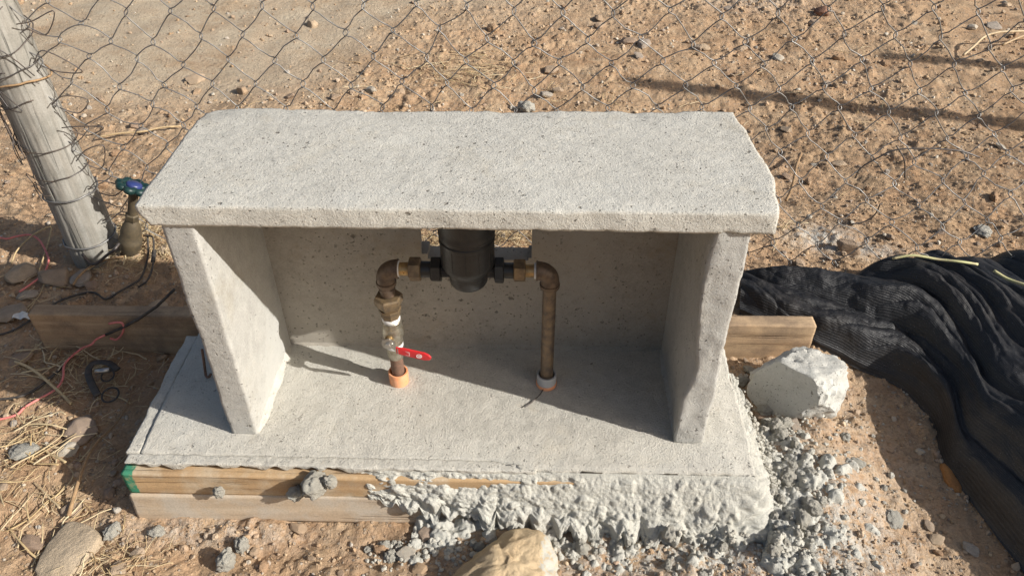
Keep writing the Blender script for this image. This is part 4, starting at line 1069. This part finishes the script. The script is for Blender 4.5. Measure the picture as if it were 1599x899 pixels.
bv = add('ball_valve', L1([(.0165, .110), (.0180, .112), (.0180, .120), (.0172, .122), (.0205, .130), (.0215, .140), (.0205, .149), (.0185, .155), (.0190, .158), (.0190, .168), (.0172, .170)], (XLp, YP, 0), s=16, ph=.1), M['nickel'], sh=25)
hx = MB(); xs0, ys0, zs0 = XLp - .004, YP - .020, .137
hx.add(*lathe([(.0085, 0), (.0085, .013), (.0075, .014)], (xs0, ys0, zs0), axis='y', s=20)); add('stem', hx, M['brass_bright'], bv)
hx = MB(); hx.add(*lathe([(.0125, .0), (.0125, .0025), (.0100, .003)], (xs0, ys0 - .013, zs0), axis='y', s=28)); hx.add(*lathe([(.0062, .003), (.0066, .004), (.0066, .0075), (.0055, .0085)], (xs0, ys0 - .0132, zs0), axis='y', hexa=True)); add('nut', hx, M['steel'], bv)
# lever: steel strap, then the red vinyl grip with its printed marks
yl = ys0 - .0145
st = MB()
def bar(pts, wdt, thk, n=8):
    """flat bar facing the viewer; pts in (x, y, z), width in z"""
    V = []; F = []; m_ = len(pts)
    for i, p_ in enumerate(pts):
        wd = wdt[i]; sec = []
        for k in range(16):
            a = 2 * math.pi * k / 16; cx_, sx_ = math.cos(a), math.sin(a)
            sec.append((p_[0], p_[1] + thk * np.sign(cx_) * abs(cx_) ** .5, p_[2] + wd * np.sign(sx_) * abs(sx_) ** .5))
        V += sec
    for i in range(m_ - 1):
        for k in range(16): F.append((i * 16 + k, i * 16 + (k + 1) % 16, (i + 1) * 16 + (k + 1) % 16, (i + 1) * 16 + k))
    F += [tuple(range(15, -1, -1)), tuple((m_ - 1) * 16 + k for k in range(16))]
    return V, F
lv = [(xs0 - .010, yl, zs0 + .001), (xs0 + .006, yl, zs0 - .002), (xs0 + .013, yl - .004, zs0 - .006), (xs0 + .020, yl - .011, zs0 - .010)]
st.add(*bar(lv, [.009, .0095, .008, .008], .0011)); strap = add('lever', st, M['steel'], wm)
px0 = np.array([xs0 + .016, yl - .008, zs0 - .008]); px1 = np.array([xs0 + .083, yl - .016, zs0 - .019])
NB = 22; pts = [px0 + (px1 - px0) * k / NB for k in range(NB + 1)]
wd = [.0085 + .0015 * sstep(0, 6, k) for k in range(NB - 3)] + [.0088, .0078, .006, .002]
gr = MB(); gr.add(*bar(pts, [float(q) for q in wd], .0021)); grip = add('grip', gr, M['red'], strap)
pr = MB(); dirx = (px1 - px0) / np.linalg.norm(px1 - px0)
def onbar(t, dz, lift=.0030): q = px0 + (px1 - px0) * t; return q + np.array([0, -lift, dz])
for t0, t1, d0, d1 in ((.27, .38, .0045, .0052), (.27, .38, -.0052, -.0045), (.37, .385, -.005, .005), (.30, .36, .0018, .0024)):
    a, b_, c_, d_ = onbar(t0, d0), onbar(t1, d0), onbar(t1, d1), onbar(t0, d1); pr.add([a, b_, c_, d_], [(0, 1, 2, 3)])
cc = onbar(.66, 0.0)
ring = [cc + np.array([.0055 * math.cos(a), 0, .0052 * math.sin(a)]) for a in np.linspace(0, 2 * math.pi, 20, endpoint=False)]
ring2 = [cc + np.array([.0042 * math.cos(a), 0, .0040 * math.sin(a)]) for a in np.linspace(0, 2 * math.pi, 20, endpoint=False)]
pr.add(ring + ring2, [(k, (k + 1) % 20, 20 + (k + 1) % 20, 20 + k) for k in range(20)])
for q in (-.0022, 0, .0022): pr.add(*tube([cc + np.array([q, 0, -.0016]), cc + np.array([q + .0006, 0, .0016])], .0005, 4))
pr.add([cc + np.array([-.0036, .0001, -.0024]), cc + np.array([.0036, .0001, -.0024]), cc + np.array([.0036, .0001, -.0017]), cc + np.array([-.0036, .0001, -.0017])], [(0, 1, 2, 3)])
add('printed_mark', pr, M['white'], strap)
add('thread_tape', L1([(.0160, .100), (.0174, .102), (.0174, .1075), (.0165, .1105)], (XLp, YP, 0), s=26), M['tape'])
add('nipple', L1([(.0150, .072), (.0160, .074), (.0168, .090), (.0165, .1005)], (XLp, YP, 0), s=14), M['nickel'])
add('riser_pipe', L1([(.0130, -.002), (.0130, .073)], (XLp, YP, 0), s=26), M['rusty'])
add('riser_pipe', L1([(.0128, -.002), (.0128, .018), (.0138, .019), (.0138, .028), (.0128, .029), (.0128, .257)], (XRp, YP, 0), s=26), M['pipe'])
def sleeve(x, h, mat, label):
    m_ = MB(); m_.add(*lathe([(.0195, -.004), (.0200, h - .001), (.0195, h), (.0165, h), (.0160, h - .002), (.0158, .0)], (0, 0, 0), s=32))
    o = link('pipe_sleeve', m_.mesh('pipe_sleeve', mat), loc=(x, YP, 0)); sharp(o, 30); return tag(o, label, 'pipe sleeve', 'pipe sleeves in the slab')
sleeve(XLp, .031, M['orange'], 'short orange plastic sleeve round the foot of the riser with the red lever')
sleeve(XRp, .030, M['grey_pvc'], 'short dusty grey sleeve round the foot of the right-hand pipe')
o = link('orange_ring', L1([(.0206, .0005), (.0208, .0012), (.0208, .0075), (.0202, .0085)], (0, 0, 0), s=32).mesh('orange_ring', M['orange']), loc=(XRp, YP, 0)); o.name = 'sleeve_rim'
o.parent = [q for q in COL.objects if q.name.startswith('pipe_sleeve')][-1]; o.location = (0, 0, 0)
# thin dark twig lying against the grey sleeve, and specks
m_ = MB(); m_.add(*tube(spline([(.147, .128, .004), (.140, .112, .006), (.128, .098, .003), (.120, .088, .004), (.110, .080, .003)], 5), .0011, 5))
tag(link('twig', m_.mesh('twig', M['wire_dark'])), 'thin dark twig on the slab by the grey pipe sleeve', 'twig')

# ------------------------------------------------------------------ the tap with the green handwheel
tp = thing('garden_tap', 'dull brass tap with a dark green handwheel between post and box', 'tap', (-.99, .70, -.10))
hw_c = at(209, 292, 1, .70); bt = at(204, 376, 1, .70); wv_ = hw_c - bt; 
def tlathe(prof, **k):
    v_, f_ = lathe(prof, (0, 0, 0), 'z', **k); v_ = np.array(v_); L_ = np.linalg.norm(wv_); zax = wv_ / L_
    xax = np.cross(np.array([0, 1., 0]), zax); xax /= np.linalg.norm(xax); yax = np.cross(zax, xax)
    return bt + v_[:, :1] * xax + v_[:, 1:2] * yax + v_[:, 2:] * zax, f_
LT = float(np.linalg.norm(wv_))
m_ = MB(); m_.add(*tlathe([(.026, -.03), (.029, -.005), (.029, .008), (.0265, .011), (.0265, .032), (.022, .052), (.016, .068), (.012, .074)], s=28)); tb = part('valve_body', m_.mesh('valve_body', M['valve_brass']), tp); sharp(tb, 40)
m_ = MB(); m_.add(*tlathe([(.016, .072), (.017, .075), (.017, .090), (.014, .093)], hexa=True)); m_.add(*tlathe([(.012, .09), (.0115, LT - .012), (.006, LT - .010), (.006, LT)], s=20)); o = part('bonnet', m_.mesh('bonnet', M['valve_brass']), tp); sharp(o, 30)
# handwheel: lobed rim, spokes, blue cap, tilted away a little
zax = wv_ / LT + np.array([0.05, .30, 0]); zax /= np.linalg.norm(zax); xax = np.cross(np.array([0, 1., 0]), zax); xax /= np.linalg.norm(xax); yax = np.cross(zax, xax)
n = 96; P_ = []; rr = []
for k in range(n + 1):
    a = 2 * math.pi * k / n; rl = .033 + .0028 * math.cos(8 * a)
    P_.append(hw_c + rl * (math.cos(a) * xax + math.sin(a) * yax)); rr.append(.0088 + .0010 * math.cos(8 * a))
m_ = MB(); m_.add(*tube(P_, rr, 12, cap=False))
for k in range(4):
    a = k * math.pi / 2 + .4; m_.add(*tube([hw_c, hw_c + .032 * (math.cos(a) * xax + math.sin(a) * yax)], .0075, 8))
hwh = part('handwheel', m_.mesh('handwheel', M['green']), tp)
v_, f_ = lathe([(.0, -.006), (.019, -.006), (.020, .006), (.017, .011), (0, .013)], s=24); v_ = np.array(v_)
m_ = MB(); m_.add(hw_c + v_[:, :1] * xax + v_[:, 1:2] * yax + v_[:, 2:] * zax, f_); part('cap', m_.mesh('cap', M['blue']), tp)

# ------------------------------------------------------------------ cords, cables, vines on the left
def gline(pxs, lift=.004, z=-.125):
    out = []
    for q in pxs:
        p_ = at(q[0], q[1], 2, z); L_ = q[2] if len(q) > 2 else lift
        out.append((p_[0], p_[1], float(Gbase(p_[0], p_[1])) + L_ + .004))
    return spline(out, 8)
def strand(name, pts, r, mat, label, cat, s=7, flat=1.0):
    m_ = MB(); m_.add(*tube(pts, r, s, flat=flat)); c = np.array(pts).mean(0)
    me = m_.mesh(name, mat); o = link(name, me)
    return tag(o, label, cat)
strand('cable', gline([(-20, 625), (30, 620), (60, 605), (88, 585, .008), (104, 566, .006), (112, 552, .004)]), .0032, M['black_rubber'], 'black cable on the soil below the long board, running in from the left edge', 'cable')
strand('cable', gline([(-20, 528), (20, 515), (55, 503, .02), (95, 478, .02), (130, 462, .01), (150, 462, .01), (168, 472, .01), (190, 462, .012), (212, 450, .01), (225, 440, .01), (237, 415, .012), (241, 396, .03)]), .0028, M['black_rubber'], 'thin black cable winding behind the long board to the tap', 'cable')
strand('cable', np.array([at(*q) for q in ((272, 452, 1, .352), (245, 478, 1, .352), (215, 499, 1, .350), (190, 512, 1, .349), (164, 523, 1, .348))]), .0034, M['black_rubber'], 'black cable hanging across the face of the long board beside the box', 'cable')
strand('cord', spline([at(*q) for q in ((164, 523, 1, .345), (150, 530, 1, .33), (142, 538, 1, .31))] + [tuple(q) for q in gline([(130, 550, .02), (112, 567, .02), (104, 580, .02), (100, 595, .01), (88, 612, .008), (60, 628, .006), (40, 640, .005), (30, 650, .005), (10, 656, .005), (-20, 660, .005)])[::8]], 5), .0026, M['pink'], 'pink cord trailing over the soil below the long board', 'cord')
strand('cord', spline([at(*q) for q in ((170, 505, 1, .352), (186, 503, 1, .350), (193, 508, 1, .349), (191, 520, 1, .349), (182, 530, 1, .350), (172, 528, 1, .352))], 6), .0026, M['pink'], 'short pink cord hook hanging on the face of the long board', 'cord')
strand('cord', gline([(-20, 368, .02), (10, 378, .02), (28, 375, .02), (50, 374, .02), (66, 384, .02), (75, 400, .01), (77, 412, .01), (68, 430, .01), (45, 446, .01), (30, 455, .01)]), .0028, M['pink'], 'pink cord looping over the ground left of the post foot', 'cord')
strand('cord', gline([(18, 412, .01), (30, 395, .02), (55, 380, .03), (78, 370, .03), (84, 366, .02), (76, 385, .01), (62, 425, .01)]), .0022, M['straw'], 'yellowish cord knotted near the foot of the post', 'cord')
strand('vine', gline([(104, 800, .012), (112, 782, .02), (125, 755, .03), (140, 725, .035), (155, 697, .03), (178, 668, .02), (196, 640, .012), (204, 612, .006), (207, 600, .004)]), [.0046 - .00006 * k for k in range(65)], M['vine'], 'long dry reddish-brown stem lying beside the slab corner', 'stem')
strand('vine', gline([(24, 565, .01), (45, 575, .012), (65, 590, .015), (82, 605, .012), (100, 620, .006), (112, 632, .004)]), .0034, M['straw'], 'thick straw-coloured stem lying in the shade left of the slab', 'stem')
strand('vine', gline([(158, 222, .02), (190, 218, .02), (225, 214, .015), (255, 208, .015), (285, 203, .01)]), .0035, M['straw'], 'long pale stick behind the fence touching the left end of the lid', 'stick')
strand('root', spline([tuple(at(*q)) for q in ((128, 396, 1, .655), (140, 410, 1, .645), (150, 412, 1, .64), (165, 400, 1, .64), (178, 390, 1, .64), (186, 380, 1, .66))], 6), .004, M['wire_dark'], 'dark root curling under the foot of the post', 'root')
m_ = MB()
for q in (([(205, 376), (207, 392), (206, 408)], .003), ([(196, 378), (188, 392), (182, 402)], .0025), ([(214, 375), (225, 370), (236, 367)], .003), ([(210, 378), (206, 386), (204, 400)], .002)):
    m_.add(*tube(spline([tuple(at(a, b_, 2, -.115)) for a, b_ in q[0]], 5) + np.array([0, -.01, .012]), q[1], 5))
tag(link('root', m_.mesh('root', M['vine'])), 'thin dry roots spreading from under the brass tap', 'root')
strand('vine', gline([(115, 448, .012), (125, 440, .02), (140, 430, .02), (160, 424, .02), (185, 421, .015), (200, 418, .01)]), .003, M['vine'], 'curved brown stem in the shade behind the long board', 'stem')
strand('vine', spline([at(1251, 240, 2, -.11), at(1244, 258, 2, -.085), at(1240, 280, 2, -.075), at(1234, 300, 2, -.10), at(1227, 314, 2, -.12)], 6), .0045, M['vine'], 'curved orange-brown stick standing behind the fence, right of the lid', 'stick')
strand('twig', spline([(x_, y_, nz(x_, y_) + .006) for x_, y_ in (tuple(at(px, py, 2, zq)[:2]) for px, py, zq in ((1390, 412, 0.), (1420, 414, 0.), (1460, 419, .0), (1490, 425, .0), (1520, 427, .0)))], 6), .0033, M['twig'], 'pale green twig lying on the black netting', 'twig')
strand('twig', spline([(x_, y_, nz(x_, y_) + .006) for x_, y_ in (tuple(at(px, py, 2, zq)[:2]) for px, py, zq in ((1545, 436, 0.), (1570, 446, 0.), (1600, 458, .0), (1640, 465, .0)))], 6), .0036, M['twig'], 'pale green twig on the netting at the right edge of the photo', 'twig')
strand('stick', gline([(1560, 83, .03), (1590, 76, .05), (1620, 72, .05)]), .005, M['straw'], 'bent pale root at the top right edge, upper of two', 'stick')
strand('stick', gline([(1502, 92, .006), (1515, 86, .03), (1530, 77, .05), (1550, 74, .06), (1580, 72, .06), (1640, 66, .05)]), .005, M['straw'], 'long bent pale stick arching over the ground at the upper right', 'stick')
# black rubber strap with ring
cS = at(160, 590, 2, -.12); zS = float(Gbase(cS[0], cS[1])) + .012
sb = thing('strap', 'black rubber strap with two rings lying in the shade left of the slab', 'strap', tuple(cS))
m_ = MB(); m_.add(*tube(spline([tuple(at(a, b_, 2, -.11)) for a, b_ in ((186, 582), (170, 571), (148, 572), (140, 586), (146, 605), (155, 622))], 7) + np.array([0, 0, .010]), .008, 8, flat=.35)); part('band', m_.mesh('band', M['black_rubber']), sb)
for (px, py, rr_) in ((174, 620, .018), (170, 590, .014)):
    c_ = at(px, py, 2, -.11) + np.array([0, 0, .008]); m_ = MB(); m_.add(*tube([c_ + np.array([rr_ * 1.0 * math.cos(a), rr_ * math.sin(a), .004 * math.sin(a)]) for a in np.linspace(0, 2 * math.pi, 26)], .0022, 6, cap=False)); part('ring', m_.mesh('ring', M['black_rubber']), sb)
m_ = MB(); c_ = at(163, 585, 2, -.10); m_.add(*tube([c_ + np.array([-.016, 0, .01]), c_ + np.array([.014, .004, .012])], .0065, 10)); part('buckle', m_.mesh('buckle', M['steel']), sb)
# small connector on a dark lead by the box's rear left corner
m_ = MB(); cp = [tuple(at(a, b_, 2, z_)) for a, b_, z_ in ((216, 448, -.11), (228, 440, -.10), (236, 425, -.09), (240, 405, -.08), (240, 385, -.07), (238, 370, -.06), (226, 368, -.06))]
m_.add(*tube(spline(cp, 6), .0026, 6)); m_.add(*tube([np.array(at(239, 408, 2, -.08)), np.array(at(241, 392, 2, -.078))], .006, 8))
tag(link('cable_lead', m_.mesh('cable_lead', M['black_rubber'])), 'dark lead with a small plug rising from the straw beside the box', 'cable')
# paper scrap
p_ = at(37, 495, 2, -.11); V = []
for a in range(7):
    for b_ in range(5): V.append((p_[0] + (a - 3) * .007, p_[1] + (b_ - 2) * .006, p_[2] + .004 * math.sin(a * 1.7 + b_) + .006))
F = [(a * 5 + b_, a * 5 + b_ + 5, a * 5 + b_ + 6, a * 5 + b_ + 1) for a in range(6) for b_ in range(4)]
tag(link('paper_scrap', mesh_from('paper_scrap', V, F, True, M['paper'])), 'crumpled white scrap at the left end of the long board', 'scrap')

# ------------------------------------------------------------------ straw
def stalk_mesh(seed, L_, r, bend, mat=M['straw']):
    g_ = np.random.default_rng(seed); n = 7; P_ = []; a = 0; p_ = np.zeros(3)
    kink = g_.integers(2, 6) if g_.random() < .4 else -1
    for k in range(n):
        P_.append(p_.copy()); a += g_.normal() * bend + (g_.choice([-1, 1]) * .7 if k == kink else 0)
        p_ = p_ + np.array([math.cos(a), math.sin(a), g_.normal() * .16]) * L_ / (n - 1)
    P_ = np.array(P_); P_ -= P_.mean(0); P_ = spline(P_, 3)
    rr = r * np.linspace(1, .55, len(P_)); v_, f_ = tube(P_, rr, 5, flat=.6); return v_, f_
SM = [mesh_from('straw_stalk', *stalk_mesh(600 + i, 1.0, .021, .07 + .03 * (i % 4)), True, M['straw']) for i in range(14)]
def stalk(px, py, L_, ang, i, label, group, lift=.006, tilt=0.0):
    p_ = at(px, py, 2, -.122); o = link('straw_stalk', SM[i % 14]); th_ = L_ ** .0
    o.scale = (L_, L_, L_ * .9 if L_ < .1 else L_ * .7); c3 = .35 * L_ * math.cos(ang), .35 * L_ * math.sin(ang); z = float(np.mean([G(p_[0] + q * c3[0], p_[1] + q * c3[1]) for q in (-1, 0, 1)])) + lift + .004
    o.location = (p_[0], p_[1], z); o.rotation_euler = (0, tilt, ang); return tag(o, label, 'straw', group)
sg = [  # centre px, spread, count, length, label, group
    (60, 790, 75, 45, 26, .10, 'straw stalk on the sunlit soil in the lower left corner', 'straw at the lower left'),
    (55, 690, 60, 40, 20, .11, 'straw stalk on the sunlit soil left of the slab', 'straw left of the slab'),
    (120, 570, 70, 35, 24, .10, 'straw stalk in the shade in front of the long board', 'straw below the long board'),
    (60, 450, 70, 30, 10, .09, 'straw stalk in the shade around the foot of the post', 'straw round the post foot'),
    (222, 385, 55, 38, 48, .075, 'straw stalk heaped on the ground around the brass tap', 'straw round the tap'),
    (725, 110, 60, 20, 34, .13, 'straw stalk in the patch behind the middle of the lid', 'straw behind the lid'),
    (170, 880, 60, 25, 14, .07, 'straw stalk by the flat brown slab of stone', 'straw by the flat stone'),
    (1215, 360, 25, 16, 8, .09, 'straw stalk behind the right wall of the box', 'straw by the right wall'),
    (850, 130, 330, 60, 30, .10, 'single straw stalk on the dirt just beyond the box', 'straw beyond the box'),
    (1300, 130, 240, 110, 22, .10, 'single straw stalk on the far dirt at the right', 'straw on the far dirt')]
i = 0
for cx_, cy_, sx_, sy_, n, L_, lab, grp in sg:
    for k in range(n):
        i += 1; px, py = random.gauss(cx_, sx_ * .6), random.gauss(cy_, sy_ * .6)
        p_ = at(px, py, 2, -.12)
        if -.68 < p_[0] < .58 and -.12 < p_[1] < .42: continue
        stalk(px, py, L_ * random.uniform(.5, 1.25), random.uniform(0, 3.14) if grp != 'straw behind the lid' else random.gauss(2.9, .5), i, lab, grp, lift=random.uniform(.003, .014), tilt=random.uniform(-.08, .08))
# fine chaff as litter
zn = [(725, 112, 75, 24, 260), (215, 380, 70, 40, 1100), (745, 374, 120, 16, 900), (60, 730, 110, 90, 200), (120, 575, 110, 50, 260), (800, 150, 500, 90, 260), (150, 870, 110, 40, 90), (900, 330, 300, 40, 160)]
Vs = []; Fs = []; Rn = []; n0 = 0
cl = [stalk_mesh(800 + q, 1.0, .022, .12) for q in range(10)]
for cx_, cy_, sx_, sy_, n in zn:
    for k in range(n):
        p_ = at(random.gauss(cx_, sx_ * .6), random.gauss(cy_, sy_ * .6), 2, -.12)
        if -.68 < p_[0] < .58 and -.10 < p_[1] < .42: continue
        v_, f_ = cl[k % 10]; L_ = random.uniform(.012, .05); a = random.uniform(0, 6.28); tl = random.gauss(0, .2); ca, sa = math.cos(a), math.sin(a)
        q = v_ * L_; q = np.stack([q[:, 0] * ca - q[:, 1] * sa, q[:, 0] * sa + q[:, 1] * ca, q[:, 2] + q[:, 0] * math.tan(tl)], 1)
        q += np.array([p_[0], p_[1], float(G(p_[0], p_[1])) + .004 + random.uniform(-.002, .010)])
        Vs.append(q); Fs += [tuple(j + n0 for j in ff) for ff in f_]; n0 += len(q); Rn.append(np.full(len(q), random.random()))
me = mesh_from('straw_litter', np.vstack(Vs), Fs, True, M['straw']); setattrf(me, 'rnd', np.concatenate(Rn))
tag(link('straw_litter', me), 'short bits of straw and chaff littering the soil', 'straw litter', kind='stuff')
